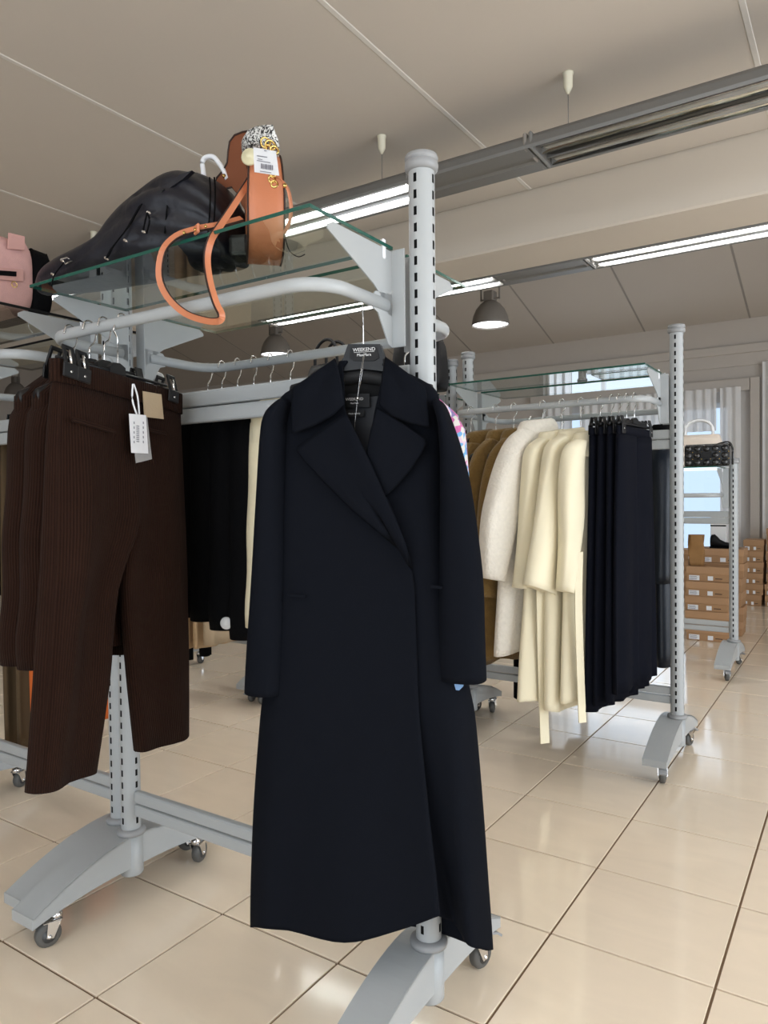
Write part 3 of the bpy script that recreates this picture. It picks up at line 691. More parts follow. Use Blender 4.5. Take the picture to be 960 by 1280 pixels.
def coat_sleeve(tab, yc):
    ctr = []
    for py, a, c_ in tab:
        l, r_ = cpt(a, py, yc), cpt(c_, py, yc); ctr.append(((l.x+r_.x)/2, (r_.x-l.x)/2, (l.z+r_.z)/2))
    ctr = crom(ctr, 4); rg = []
    for i, (cx, rx, z) in enumerate(ctr):
        u = i/(len(ctr)-1); ry = .030+.026*min(1, u*4)-.006*u
        rg.append([(cx+rx*math.copysign(abs(math.cos(q))**.8, math.cos(q)), yc+.012+ry*math.sin(q)+.004*math.sin(6*u+2*q), z) for q in [2*math.pi*j/28 for j in range(28)]])
    c = ctr[-1]; rg.append([(c[0]+(p[0]-c[0])*.9, yc+.012+(p[1]-yc-.012)*.88, p[2]+.001) for p in rg[-1]]); rg.append([(c[0]+(p[0]-c[0])*.95, yc+.012+(p[1]-yc-.012)*.9, p[2]+.08) for p in rg[-1]])
    bb = MB(); bb.loft(rg, True, (True, True)); return bb.build('sleeve', M_NAVY, coat)
coat_sleeve([(499, 352, 358), (505, 343, 362), (520, 332, 359), (545, 327, 357), (620, 322, 356), (742, 314, 356), (820, 308, 356), (866, 305, 355)], -.05)
coat_sleeve([(499, 542, 548), (506, 540, 556), (525, 546, 564), (560, 549, 576), (612, 549.5, 589), (715, 549, 603), (790, 548, 606), (850, 547.5, 608)], -.045)
def flap(name, pts, m=M_NAVY, th=.006):
    """a soft folded plate: pts are (px, py, y)"""
    P = [cpt(x, y, d) for x, y, d in pts]; c = sum(P, Vector())/len(P)
    bb = MB(); ring = P; n_ = len(P); vs = []
    for s_ in (1.0, .93, .5): vs += [c+(p-c)*s_+Vector((0, (-.004 if s_ == .93 else -.005 if s_ < .9 else 0), 0)) for p in P]
    vs.append(c+Vector((0, -.005, 0)))
    fs = []
    for k in range(2):
        for i in range(n_): fs.append([k*n_+i, k*n_+(i+1) % n_, (k+1)*n_+(i+1) % n_, (k+1)*n_+i])
    for i in range(n_): fs.append([2*n_+i, 2*n_+(i+1) % n_, 3*n_])
    bb.add(vs, fs); o = bb.build(name, m, coat); q = o.modifiers.new('solid', 'SOLIDIFY'); q.thickness = th; q.offset = 0; return o
flap('lapel', [(427, 520, -.066), (398, 541, -.066), (373, 558, -.064), (371.5, 563, -.064), (378, 572, -.068), (408, 604, -.073), (441, 637, -.077), (478, 668, -.079), (508, 694, -.077), (515.5, 712, -.074), (507, 680, -.082), (496, 653, -.086), (480, 618, -.087), (462, 577, -.084), (446, 545, -.08), (434, 518, -.074)])
flap('lapel', [(489, 521, -.062), (512, 536, -.062), (531, 549, -.061), (532, 555, -.061), (526, 567, -.064), (511, 589, -.066), (494, 608, -.068), (481, 622, -.068), (470, 597, -.072), (459, 567, -.072), (464, 540, -.07), (471, 510, -.066)])
flap('collar', [(419, 449, -.026), (402, 461, -.045), (384, 474, -.056), (367, 485, -.060), (365, 510, -.066), (365.5, 541, -.069), (369, 541, -.070), (394, 531, -.070), (417, 518, -.071), (430, 505, -.074), (427, 484, -.066), (423, 462, -.048)])
flap('collar', [(482, 447, -.026), (498, 459, -.045), (515, 472, -.054), (531, 485, -.058), (535, 510, -.062), (537, 534, -.064), (532, 533, -.065), (512, 528, -.066), (491, 520, -.066), (475, 506, -.068), (477, 484, -.06), (480, 462, -.045)])
b = MB(); pts = []
for k in range(13):
    a = math.pi*k/12; pts.append((math.cos(a), math.sin(a)))
l, r_ = cpt(419, 455, -.02), cpt(482, 455, -.02); cx = (l.x+r_.x)/2; rx = (r_.x-l.x)/2
b.loft([[(cx+rx*kk*c_, -.02+.055*s_, cpt(450, py+8*s_).z) for c_, s_ in pts] for py, kk in ((452, .98), (462, 1.0), (486, 1.12))], False); o = b.build('collar_stand', M_BLKMAT, coat); q = o.modifiers.new('s', 'SOLIDIFY'); q.thickness = .005
# pockets, hem of the pocket flap, inner label
for px, py, w in ((371, 744, 22), (546, 733, 14)):
    b = MB(); a_, c_ = cpt(px-w/2, py, -.071), cpt(px+w/2, py+1.5, -.073); b.ribbon([tuple(a_), tuple((a_+c_)/2), tuple(c_)], (0, .1, 1), .006, .006); b.build('pocket_welt', M_NAVY, coat)
b = MB(); b.plate([cpt(x, y, .018) for x, y in ((424, 492), (462, 492), (462, 509), (424, 509))], .001, (0, -1, 0)); lb = b.build('neck_label', M_BLKSATIN, coat)
p = cpt(443, 499, .0165); text('label_text', 'WEEKEND', .0085, p, (RX, 0, 0), M_PRINTW, lb)
p = cpt(443, 504, .0165); text('label_text', 'MaxMara', .005, p, (RX, 0, 0), M_PRINTW, lb)
b = MB(); b.plate([cpt(x, y, .017) for x, y in ((431, 513), (455, 513), (455, 520.5), (431, 520.5))], .001, (0, -1, 0)); l2 = b.build('origin_label', M_BLKMAT, coat)
p = cpt(443, 517, .0155); text('label_text', 'Made in Italy', .0052, p, (RX, 0, 0), M_PRINTW, l2)
b = MB(); b.plate([cpt(x, y, .03) for x, y in ((405, 490), (480, 490), (478, 560), (470, 610), (440, 610), (405, 560))], .001, (0, 1, 0)); b.build('lining', M_LINING, coat)
b = MB(); b.tube([tuple(cpt(x, y, -.03)) for x, y in ((455, 440), (450, 470), (447, 498), (444, 525), (442, 550))], .00045, 5); b.tube([tuple(cpt(x, y, -.032)) for x, y in ((456, 440), (452, 470), (447, 498))], .00045, 5)
c_ = cpt(447, 498, -.031); b.lathe([(0, -.004), (.003, -.0025), (.004, 0), (.003, .0025), (0, .004)], tuple(c_), 8); b.build('tag_thread', M_WIRE, coat)
b = MB(); b.plate([cpt(x, y, -.05) for x, y in ((557, 846), (580, 846), (579, 858), (574, 863), (563, 862), (558, 857))], .006, (0, 1, 0)); b.build('size_tab', M_BLUE, coat)

# ------------------------------------------------------------------ brown corduroy trousers at the front of the rack
TP0 = Vector((-1.45, .925, 0)); TP1 = Vector((-1.53, 1.335, 0)); td = (TP1-TP0).normalized(); TA = math.atan2(td.y, td.x); tn = Vector((-td.y, td.x, 0))
TC = Vector((-1.492, 1.127, 1.650))   # hook on the rail
def tpt(px, py, y=0.0):
    d = ray(px, py); o = TC+tn*y; t = (o-CP).dot(tn)/d.dot(tn); w = CP+d*t-TC
    return Vector((w.dot(td), y, w.z))
tr = thing('corduroy_trousers', 'dark brown corduroy trousers with beige patch and white price tag', 'trousers', TC, TA)
def leg(tab, ythick=.03, sign=1):
    rg = []; ct = []
    for py, a, c_ in tab:
        l, r_ = tpt(a, py), tpt(c_, py); ct.append((l.x, l.z, r_.x, r_.z))
    ct = crom(ct, 4)
    for i, (lx, lz, rx, rz_) in enumerate(ct):
        u = i/(len(ct)-1); bb = .016+(ythick-.016)*min(1, u*2.5); ring = []
        for j in range(36):
            q = 2*math.pi*j/36; s_ = .5+.5*math.copysign(abs(math.cos(q))**.55, math.cos(q))
            x = lx+(rx-lx)*s_; z = lz+(rz_-lz)*s_
            y = bb*math.copysign(abs(math.sin(q))**.75, math.sin(q))+.012*u*math.sin(2.6*math.pi*s_+1.5*sign+u)
            ring.append((x, y, z))
        rg.append(ring)
    bb_ = MB(); bb_.loft(rg, True, (True, True)); o = bb_.build('leg', M_CORD, tr); return o
# waist tilts, so the left/right edges are traced separately
def legtab(L_, R_, n=9):
    out = []
    for k in range(n):
        u = k/(n-1); out.append((crom(L_, 8)[min(int(u*(len(L_)-1)*8), (len(L_)-1)*8)], crom(R_, 8)[min(int(u*(len(R_)-1)*8), (len(R_)-1)*8)]))
    return out
def leg2(L_, R_, ythick=.03, sign=1, dark=None):
    """L_, R_: lists of (px, py) down the left and right edge"""
    rg = []
    for (lp, rp_) in legtab(L_, R_, 15):
        i = len(rg); u = i/14; l, r_ = tpt(*lp), tpt(*rp_); bb = .017+(ythick-.017)*min(1, u*2.5); ring = []
        for j in range(40):
            q = 2*math.pi*j/40; s_ = .5+.5*math.copysign(abs(math.cos(q))**.55, math.cos(q))
            y = bb*math.copysign(abs(math.sin(q))**.75, math.sin(q))+.013*min(1, u*2)*math.sin(2.7*math.pi*s_+1.5*sign+u*1.2)+.006*min(1, u*3)*math.sin(9*s_+4*u+sign)
            ring.append((l.x+(r_.x-l.x)*s_, y, l.z+(r_.z-l.z)*s_))
        rg.append(ring)
    bb_ = MB(); bb_.loft(rg, True, (True, True)); return bb_.build('leg', dark or M_CORD, tr)
leg2([(66, 474), (63, 560), (60, 700), (51, 810), (43, 900), (35, 992)], [(160, 497), (166, 570), (169, 648), (151, 692), (137, 735), (131, 800), (128, 850), (112, 962)], .034, 1)
leg2([(156, 496), (160, 590), (163, 645), (152, 720), (160, 830), (171, 940)], [(224, 513), (229, 600), (233, 700), (235, 800), (235, 860), (235, 917)], .030, -1)
b = MB(); rg = []
for (y0_, y1_) in ((448, 494), (460, 505), (477, 518)):
    l, r_ = tpt(66, y0_), tpt(224, y1_)
    rg.append([(l.x+(r_.x-l.x)*s_, .020*math.copysign(abs(math.sin(q))**.7, math.sin(q))*(1+.14*math.sin(75*s_+2*math.sin(11*s_))), l.z+(r_.z-l.z)*s_) for q, s_ in [(2*math.pi*j/72, .5+.5*math.copysign(abs(math.cos(2*math.pi*j/72))**.5, math.cos(2*math.pi*j/72))) for j in range(72)]])
b.loft(rg, True, (False, False)); o = b.build('waistband', M_CORD, tr); q = o.modifiers.new('s', 'SOLIDIFY'); q.thickness = .005; q.offset = 1
b = MB(); b.plate([tpt(x, y, -.0265) for x, y in ((178, 489), (201, 493), (204, 524), (180, 521))], .002, (0, -1, 0)); b.build('leather_patch', M_PATCH, tr)
for a_, c_ in (((90, 524), (144, 540)), ((184, 537), (208, 543))):
    b = MB(); l, r_ = tpt(*a_, -.034), tpt(*c_, -.034)
    b.ribbon([tuple(l), tuple((l+r_)/2), tuple(r_)], (0, .3, 1), .010, .005); b.build('pocket_welt', M_CORD, tr)
b = MB(); b.ribbon(crom([tuple(tpt(x, y, -.030)) for x, y in ((76, 482), (73, 560), (70, 700), (62, 830), (50, 980))], 4), (1, 0, .05), .004, .004); b.build('side_seam', M_CORD, tr)
# price tag
b = MB(); b.plate([tpt(x, y, -.046) for x, y in ((161, 517), (182, 519), (185, 567), (164, 566))], .001, (0, -1, 0)); tg = b.build('price_tag', M_WHITE, tr)
b = MB(); b.plate([tpt(x, y, -.044) for x, y in ((163, 519), (184, 521), (190, 574), (170, 579))], .0006, (0, 1, 0)); b.build('tag_sleeve', M_CLEAR, tg)
b = MB()
for k in range(9): b.plate([tpt(x, y, -.0475) for x, y in ((170.5, 532+k*2.4), (174, 532.3+k*2.4), (174, 533.4+k*2.4), (170.5, 533.1+k*2.4))], .0003, (0, -1, 0))
for x0_ in (167, 178.5):
    for k in range(5): b.plate([tpt(x, y, -.0475) for x, y in ((x0_, 527+k*6), (x0_+1, 527+k*6), (x0_+1.2, 530+k*6), (x0_+.2, 530+k*6))], .0003, (0, -1, 0))
b.build('barcode', M_PRINT, tg)
b = MB()
for q in ([(166, 480), (165.5, 500), (171, 518)], [(167, 480), (172, 496), (174, 518)]): b.tube(crom([tuple(tpt(x, y, -.046)) for x, y in q], 4), .0022, 6)
b.build('tag_string', M_WHITE, tg)
# clip hanger of the trousers (tilted bar)
kh = thing('clip_hanger', 'black clip hanger gripping the front brown trousers', 'hanger', TC, TA)
b = MB(); hb = tpt(139, 466)
b.tube(crom([tuple(tpt(147, 462)), tuple(tpt(147, 425)), tuple(tpt(142, 412)), (-.016, 0, -.010), (-.012, 0, .004), (0, 0, .009), (.012, 0, .004), (.018, 0, -.012)], 5), .002, 6); b.build('hook', M_WIRE, kh)
l, r_ = tpt(64, 451, 0), tpt(214, 489, 0)
b = MB(); b.tube([tuple(l), tuple(r_)], .006, 8); b.tube([tuple(tpt(70, 446)), tuple(tpt(208, 482))], .004, 8); b.build('bar', M_BLKPL, kh)
b = MB(); b.plate([tpt(x, y, -.006) for x, y in ((137, 469), (158, 475), (157, 460), (150, 454), (142, 453), (138, 458))], .012, (0, 1, 0)); b.build('head', M_BLKPL, kh)
for px, py in ((93, 462), (206, 489)):
    c = bpy.data.objects.new('clip', None); COL.objects.link(c); c.parent = kh; c.location = tpt(px, py); c.empty_display_size = .01; c.rotation_euler = (0, .12, 0)
    for q in (-1, 1):
        b = MB(); b.box((0, q*.029, -.015), (.040, .005, .032), .002)
        b.box((-.012, q*.022, .018), (.010, .005, .046), .002, rot=Matrix.Rotation(q*.3, 4, 'X')); b.box((.012, q*.022, .018), (.010, .005, .046), .002, rot=Matrix.Rotation(q*.3, 4, 'X')); b.box((0, q*.016, .036), (.034, .005, .01), .002)
        b.build('jaw', M_BLKPL, c)
    b = MB(); b.lathe([(0, -.034), (.003, -.034), (.003, -.031), (0, -.031)], (0, 0, -.018), 8, axis='y'); b.tube([(0, -.03, .0), (0, -.022, .03)], .003, 6); b.build('spring', M_WIRE, c)
    if px == 93:
        c2 = c.copy(); COL.objects.link(c2); c2.location = tpt(76, 456); c2.parent = kh
        for ch_ in list(c.children): d_ = ch_.copy(); COL.objects.link(d_); d_.parent = c2

# brown corduroy things hanging behind the front trousers
g1 = 'brown corduroy clothes on the front rack'
ZH = 1.633+.0145
for k, (x, lab, ln, sw_) in enumerate(((-1.607, 'brown corduroy jacket hanging just behind the trousers', .83, .165), (-1.685, 'brown corduroy jacket hanging second behind the trousers', .80, .165))):
    side_coat('corduroy_jacket', lab, 'jacket', (x, 1.116, ZH), TA+.03*k, M_CORD, length=ln, sw=sw_, hem=.185, thick=.034, sl=.62, so=-.005, rs=(.05, .044), folds=4, amp=.2, collar='lapel', group=g1, seed=11+k, zsh=-.19)
    hanger((x, 1.116, ZH), TA+.03*k, ['black hanger inside the nearest corduroy jacket', 'black hanger inside the second corduroy jacket'][k], mat_=M_BLKPL)
hung_trousers('corduroy_trousers', 'shorter brown corduroy trousers hanging behind the front pair', (-1.548, 1.116, ZH), TA, M_CORD, .62, .15, .016, 5, None, gap=False)
clip_hanger((-1.548, 1.116, ZH), TA, 'black clip hanger of the shorter brown trousers', .11)

# ------------------------------------------------------------------ black jackets and cream shirt on the rear rail of the same rack
YB = AY+.287-.003; gb = 'black jackets on the rear rail'
for k, (x, ln, lab) in enumerate(((-1.80, .80, 'black jacket hanging furthest along the rear rail'), (-1.735, .79, 'black jacket hanging second along the rear rail'), (-1.665, .81, 'black jacket hanging in the middle of the rear rail'), (-1.595, .815, 'black jacket with pale round alarm disc on its cuff'), (-1.525, .80, 'black jacket hanging beside the cream shirt'))):
    t = side_coat('black_jacket', lab, 'jacket', (x, YB, ZH), 1.75+.04*k, M_BLACK, length=ln-.02*(k % 3), sw=.20, hem=.215, thick=.045, sl=.56+.02*k, so=-.01, rs=(.055, .047), folds=5, amp=.5, group=gb, seed=30+k)
    hanger((x, YB, ZH), 1.75+.04*k, 'black hanger inside the '+['furthest', 'second', 'middle', 'alarm-disc', 'last'][k]+' black jacket')
p = at(283, 779, Y=1.445)
b = MB(); b.lathe([(0, -.006), (.006, -.008), (.009, -.004), (.016, -.004), (.018, 0), (.016, .004), (0, .005)], n=20, axis='y'); o = b.build('alarm_disc', M_PRINTW, None, p); o.rotation_euler = (0, 0, .45); tag(o, 'round white alarm disc pinned on black jacket cuff', 'alarm tag')
side_coat('cream_shirt', 'cream silk shirt squeezed between black jackets and navy coat', 'shirt', (-1.445, YB, ZH), 1.80, M_CREAMS, length=.72, sw=.205, hem=.215, thick=.028, sl=.60, so=-.005, rs=(.036, .034), folds=4, amp=.3, group=None, seed=44)
hanger((-1.445, YB, ZH), 1.80, 'black hanger inside the cream shirt')

# ------------------------------------------------------------------ clothes on the rack with cream and camel coats
YR = RRy-.287; ZR = 1.615+.0145; gt = 'camel teddy coats'; gc = 'cream wool coats'; gn = 'dark navy clothes on clip hangers'
def hk(px): return at(px, 502, Y=YR).x
side_coat('tweed_jacket', 'pastel pink and blue tweed jacket with grey collar behind the navy coat', 'jacket', (-1.04, YB, ZH-.02), 1.35, M_TWEED, length=.75, sw=.205, hem=.22, thick=.036, sl=.58, so=.0, seed=51, collar='fur', cm=M_GREYFLEECE)
hanger((-1.04, YB, ZH), 1.35, 'hanger inside the pastel tweed jacket', drop=.02)
def traced_coat(name, lab, x, rz, m, sleeve_l, sleeve_r, body_l, W=.40, group=None, thick=.05, sth=.045, collar='lapel', belts=(), hem=None, seed=0, neck=.06, fold=.02):
    """coat hung on the rail: outline of its near sleeve and body edge, real width W and thickness"""
    O = Vector((x, YR, ZR)); e = Vector((math.cos(rz), math.sin(rz), 0)); nn = Vector((-e.y, e.x, 0))
    def gp(px, py, y=0.0):
        d = ray(px, py); o = O+nn*y; t_ = (o-CP).dot(nn)/d.dot(nn); w = CP+d*t_-O
        return Vector((w.dot(e), y, w.z))
    t = thing(name, lab, 'coat', O, rz, group); rnd = random.Random(seed); ph = rnd.uniform(0, 6)
    BL = [gp(*q) for q in body_l]; BL = crom([(p.x, p.z) for p in BL], 5); n_ = len(BL); rg = []
    ztop_ = BL[0][1]; zbot = BL[-1][1]
    for i_, (xl, z) in enumerate(BL):
        u = (ztop_-z)/(ztop_-zbot); sh = min(1, (ztop_-z)/.085)
        a = .06+(W/2-.06)*sh**.8+.035*u; c = xl+a; bb = .034+(thick-.034)*min(1, u*3); ring = []
        for k in range(48):
            th = 2*math.pi*k/48; ct, st_ = math.cos(th), math.sin(th); xx = c+a*math.copysign(abs(ct)**.6, ct)
            yy = bb*math.copysign(abs(st_)**.8, st_)+fold*u*(math.sin(26*(xx-xl)+ph)+.5*math.sin(43*(xx-xl)+2*ph))
            ring.append((xx, yy, z-(.012*math.sin(20*xx+ph) if i_ == n_-1 else 0)))
        rg.append(ring)
    b = MB(); b.loft(rg, True, (True, False)); bo = b.build('body', m, t); q_ = bo.modifiers.new('s', 'SOLIDIFY'); q_.thickness = .006
    sl = [gp(px, py, -sth) for px, py in sleeve_l]; sr = [gp(px, py, -sth) for px, py in sleeve_r]
    SL = crom([(a.x, a.z, c.x, c.z) for a, c in zip(sl, sr)], 5); rg = []
    for i_, (lx, lz, rx, rz_) in enumerate(SL):
        u = i_/(len(SL)-1); dep = (.026+(sth-.022)*min(1, u*3.5))
        rg.append([(lx+(rx-lx)*s_, -sth*.75+dep*math.copysign(abs(math.sin(q))**.85, math.sin(q))+.004*math.sin(7*u+3*q+ph), lz+(rz_-lz)*s_) for q, s_ in [(2*math.pi*k/28, .5+.5*math.copysign(abs(math.cos(2*math.pi*k/28))**.75, math.cos(2*math.pi*k/28))) for k in range(28)]])
    last = rg[-1]; c = sum((Vector(p) for p in last), Vector())/28
    rg.append([tuple(c+(Vector(p)-c)*.86) for p in last]); rg.append([tuple(c+(Vector(p)-c)*.55+Vector((0, 0, .03))) for p in last])
    b = MB(); b.loft(rg, True, (True, True)); b.build('sleeve', m, t)
    # far sleeve
    xf = BL[len(BL)//4][0]+W; z0 = ztop_-.09; rg = []
    for k in range(9):
        u = k/8; rg.append([(xf-.03+.05*u+.055*math.cos(q)*(.5 if k == 0 else 1), .045*math.sin(q), z0-.6*u) for q in [2*math.pi*j_/20 for j_ in range(20)]])
    b = MB(); b.loft(rg, True, (True, True)); b.build('sleeve', m, t)
    # collar wrapped round the neck
    fat = {'lapel': .010, 'fur': .026}[collar]; hg = {'lapel': .052, 'fur': .052}[collar]; cx_ = BL[0][0]+.065; rg = []
    for dz, k in ((-.055, 1.35), (-.012, 1.15+fat*9), (hg*.4, 1.0+fat*11), (hg*.85, .95+fat*6), (hg, .88), (hg*.8, .72), (.0, .72)):
        rg.append([(cx_+neck*1.15*k*math.cos(q), .047*k*math.sin(q), ztop_-.012+dz-.018*(1-math.cos(q))*.5) for q in [2*math.pi*j_/28 for j_ in range(28)]])
    b = MB(); b.loft(rg, True, (False, False)); b.build('collar', m, t)
    for pl, w in belts:
        b = MB(); b.ribbon(crom([tuple(gp(px, py, -.06)) for px, py in pl], 4), (.9, -.3, 0), w, .006); b.build('belt_tail', m, t)
    return t
TR = 1.22
traced_coat('teddy_coat', 'camel teddy coat partly hidden by the tweed jacket', -1.575, TR, M_TEDDY, [(588, 553), (576, 580), (570, 640), (566, 760)], [(598, 555), (600, 580), (600, 640), (592, 760)], [(589, 545), (574, 580), (568, 650), (562, 835)], group=gt, collar='fur', seed=1, fold=.006, thick=.04, sth=.036)
traced_coat('teddy_coat', 'camel teddy coat in the middle of three', -1.445, TR, M_TEDDY, [(612, 548), (596, 566), (586, 600), (580, 660), (576, 762)], [(622, 552), (620, 575), (620, 610), (616, 660), (606, 764)], [(617, 543), (600, 566), (590, 620), (586, 720), (582, 828)], group=gt, collar='fur', seed=2, fold=.006, thick=.036, sth=.034, neck=.068)
traced_coat('teddy_coat', 'camel teddy coat touching the white sherpa coat', -1.355, TR, M_TEDDY, [(632, 547), (616, 565), (606, 600), (600, 660), (594, 745)], [(644, 550), (642, 575), (642, 610), (638, 660), (626, 748)], [(636, 542), (620, 566), (612, 620), (606, 720), (602, 828)], group=gt, collar='fur', seed=3, fold=.006, thick=.036, sth=.034, neck=.068)
traced_coat('sherpa_coat', 'white sherpa coat with rounded collar', -1.215, 1.16, M_SHERPA, [(652, 536), (638, 548), (625, 575), (614, 614), (606, 657), (605, 722)], [(668, 540), (663, 556), (659, 575), (655, 614), (645, 660), (629, 727)], [(659, 532), (642, 552), (634, 600), (628, 680), (623, 760), (620, 818)], group=None, collar='fur', seed=4, neck=.075, fold=.006, thick=.042, sth=.046)
traced_coat('cream_coat', 'cream wool coat beside the sherpa, with long belt tail', -1.125, TR, M_CREAM, [(675, 547), (661, 562), (657, 598), (651, 680), (645, 735)], [(688, 552), (684, 566), (677, 606), (672, 660), (658, 736)], [(678, 546), (663, 566), (662, 620), (656, 740), (650, 820), (647, 880)], group=gc, thick=.032, sth=.032, fold=.012, seed=5, belts=[([(676, 690), (676, 750), (678, 840), (681, 929)], .042)])
traced_coat('cream_coat', 'cream wool coat in the middle of three', -1.04, TR, M_CREAM, [(700, 545), (687, 558), (679, 598), (668, 672), (658, 731)], [(711, 549), (706, 563), (703, 610), (702, 672), (695, 744)], [(702, 544), (688, 562), (684, 620), (682, 740), (681, 820), (680, 888)], group=gc, thick=.032, sth=.032, fold=.012, seed=6)
traced_coat('cream_coat', 'cream wool coat beside the navy clothes, with belt tail', -.955, TR, M_CREAM, [(720, 549), (707, 563), (703, 610), (704, 680), (702, 738)], [(733, 552), (731, 572), (729, 610), (727, 655), (714, 742)], [(722, 547), (709, 566), (707, 620), (706, 740), (704, 820), (703, 880)], group=gc, thick=.032, sth=.032, fold=.012, seed=7, belts=[([(724, 690), (723, 750), (725, 830), (728, 903)], .034)])
for x, rz_, lab in ((-1.575, TR, 'hanger inside the half hidden teddy coat'), (-1.445, TR, 'hanger inside the middle teddy coat'), (-1.355, TR, 'hanger inside the teddy coat beside the sherpa'), (-1.215, 1.16, 'hanger inside the white sherpa coat'), (-1.125, TR, 'black hanger of the cream coat by the sherpa'), (-1.04, TR, 'black hanger of the middle cream coat'), (-.955, TR, 'black hanger of the cream coat by the navy clothes')):
    hanger((x, YR, ZR), rz_, lab, drop=.05)
for k, (x, ln, lab) in enumerate(((-.905, 1.14, 'dark navy wide trousers next to the cream coats'), (-.874, 1.11, 'dark navy wide trousers second from the cream coats'), (-.842, 1.09, 'dark navy trousers third from the cream coats'), (-.81, 1.05, 'dark navy trousers nearest the rack post'))):
    hung_trousers('navy_trousers', lab, (x, YR, ZR), 1.36+.03*k, M_NAVYTHIN, ln, .175, .017, 90+k, gn, gap=False, flare=1.12)
    clip_hanger((x, YR, ZR), 1.36+.03*k, 'black clip hanger of navy trousers number '+['one', 'two', 'three', 'four'][k]+' from the cream coats', .15)
side_coat('leather_coat', 'blue-black belted leather trench on the rear rail by the post', 'coat', (-.825, RRy+.287, ZR), 1.75, M_LEATHB, length=1.2, sw=.20, hem=.25, thick=.055, sl=.64, so=.0, folds=5, amp=.35, belt=-.68, seed=97, collar='fur', cm=M_BLACK)
hanger((-.825, RRy+.287, ZR), 1.75, 'black hanger inside the leather trench')
# black trousers on the rear rail behind the coats
for k, (x, ln) in enumerate(((-1.50, 1.36), (-1.33, 1.38))):
    hung_trousers('black_trousers', ['black trousers hanging behind the camel coats', 'black trousers hanging behind the white sherpa coat'][k], (x, RRy+.287, ZR), 1.45, M_BLACK, ln-.05, .17, .025, 120+k, 'black trousers on the rear rail')
    clip_hanger((x, RRy+.287, ZR), 1.45, ['clip hanger of the trousers behind the camel coats', 'clip hanger of the trousers behind the sherpa coat'][k], .13)

# ------------------------------------------------------------------ left end: clothes on the neighbouring rack
YA2 = 1.43+.287
for k, (x, m, ln, lab, tp) in enumerate(((-2.70, M_OLIVE, 1.20, 'olive brown trousers beside the orange pair', 't'), (-2.62, M_ORANGE, 1.16, 'bright orange trousers below the corduroy jackets', 't'), (-2.80, M_OLIVE, 1.24, 'olive brown trousers last on the rail', 't'), (-2.52, M_BLACK, .98, 'black jacket above the orange trousers', 'c'), (-2.88, M_BLACK, .80, 'black jacket on the rail end under the pink bag rack', 'c'))):
    if tp == 't':
        hung_trousers('hung_trousers', lab, (x, YA2, ZH), 1.62, m, ln, .17, .025, 140+k, 'trousers on the neighbouring rack')
        clip_hanger((x, YA2, ZH), 1.62, ['clip hanger of the olive pair by the orange', 'clip hanger of the orange trousers', 'clip hanger of the last olive trousers'][k], .13)
    else:
        side_coat('black_jacket', lab, 'jacket', (x, YA2, ZH), 1.62, m, length=ln, sw=.20, hem=.22, thick=.04, sl=.55, so=-.01, seed=150+k, group='black jackets on the neighbouring rack')
        hanger((x, YA2, ZH), 1.62, ['black hanger above the orange trousers', 'black hanger on the rail end'][k-3])

# tan clothes on the last rack of the middle row
for k, (x, m, ln) in enumerate(((-3.40, M_TAN, 1.14), (-3.30, M_TAN, 1.13), (-3.20, M_PATCH, 1.10))):
    hung_trousers('tan_trousers', ['tan trousers furthest along the tan group', 'tan trousers in the middle of the tan group', 'pale beige trousers beside the tan pairs'][k], (x, YR, ZR), 1.5, m, ln, .18, .03, 160+k, 'tan trousers beyond the black jackets', gap=False)
    clip_hanger((x, YR, ZR), 1.5, ['clip hanger of the furthest tan trousers', 'clip hanger of the middle tan trousers', 'clip hanger of the pale beige trousers'][k], .13)
hung_trousers('black_trousers', 'black narrow trousers hanging beside the tan pairs', (-3.5, YR, ZR), 1.5, M_BLACK, 1.24, .10, .02, 170)
clip_hanger((-3.5, YR, ZR), 1.5, 'clip hanger of the black narrow trousers', .08)

# ------------------------------------------------------------------ terracotta saddle bag on the glass shelf
ZS = 1.766
TBR = .80
tb_ = thing('saddle_bag', 'terracotta leather saddle bag with white price tag on the glass shelf', 'handbag', (-1.176, 1.285, ZS), TBR)
def tl(px, py, Y): 
    w = at(px, py, Y=Y)-Vector((-1.176, 1.285, ZS)); c, s = math.cos(-TBR), math.sin(-TBR)
    return Vector((w.x*c-w.y*s, w.x*s+w.y*c, w.z))
prof = []
for k in range(32):
    a = 2*math.pi*k/32; y, z = math.cos(a), math.sin(a)
    prof.append((.098*math.copysign(abs(y)**.8, y), .118+.118*math.copysign(abs(z)**.75, z)*(1 if z < 0 else 1.0)))
hw_ = lambda z: .041-.006*max(0, (z-.12)/.12)
b = MB(); rg = []
for u in (-1, -.96, -.5, 0, .5, .96, 1):
    sc = .97 if abs(u) == 1 else 1
    rg.append([(u*hw_(z), y*sc, .118+(z-.118)*sc) for y, z in prof])
b.loft(rg, True, (True, True)); b.build('body', M_TERRA, tb_)
for u in (-1, 1):
    b = MB(); pth = [(u*hw_(z)*.98, y*1.0, .118+(z-.118)*1.0) for y, z in prof]; b.tube(pth+[pth[0]], .0022, 6); b.build('piping', M_TEDGE, tb_)
fp = [(330, 163), (316, 163), (303, 165), (293, 169), (287, 177), (285, 190), (284, 203), (279, 213), (271, 222), (269, 229), (273, 234), (281, 236), (290, 234), (296, 241), (302, 255), (309, 266), (320, 262), (334, 220), (340, 185)]
b = MB(); b.plate([tl(x, y, 1.285) for x, y in fp], .005, (0, 1, 0), smooth=False); fo = b.build('flap', M_TERRAD, tb_)
b = MB(); b.tube([tuple(tl(x, y, 1.284)) for x, y in fp[:13]], .0022, 6); b.build('flap_edge', M_TEDGE, fo)
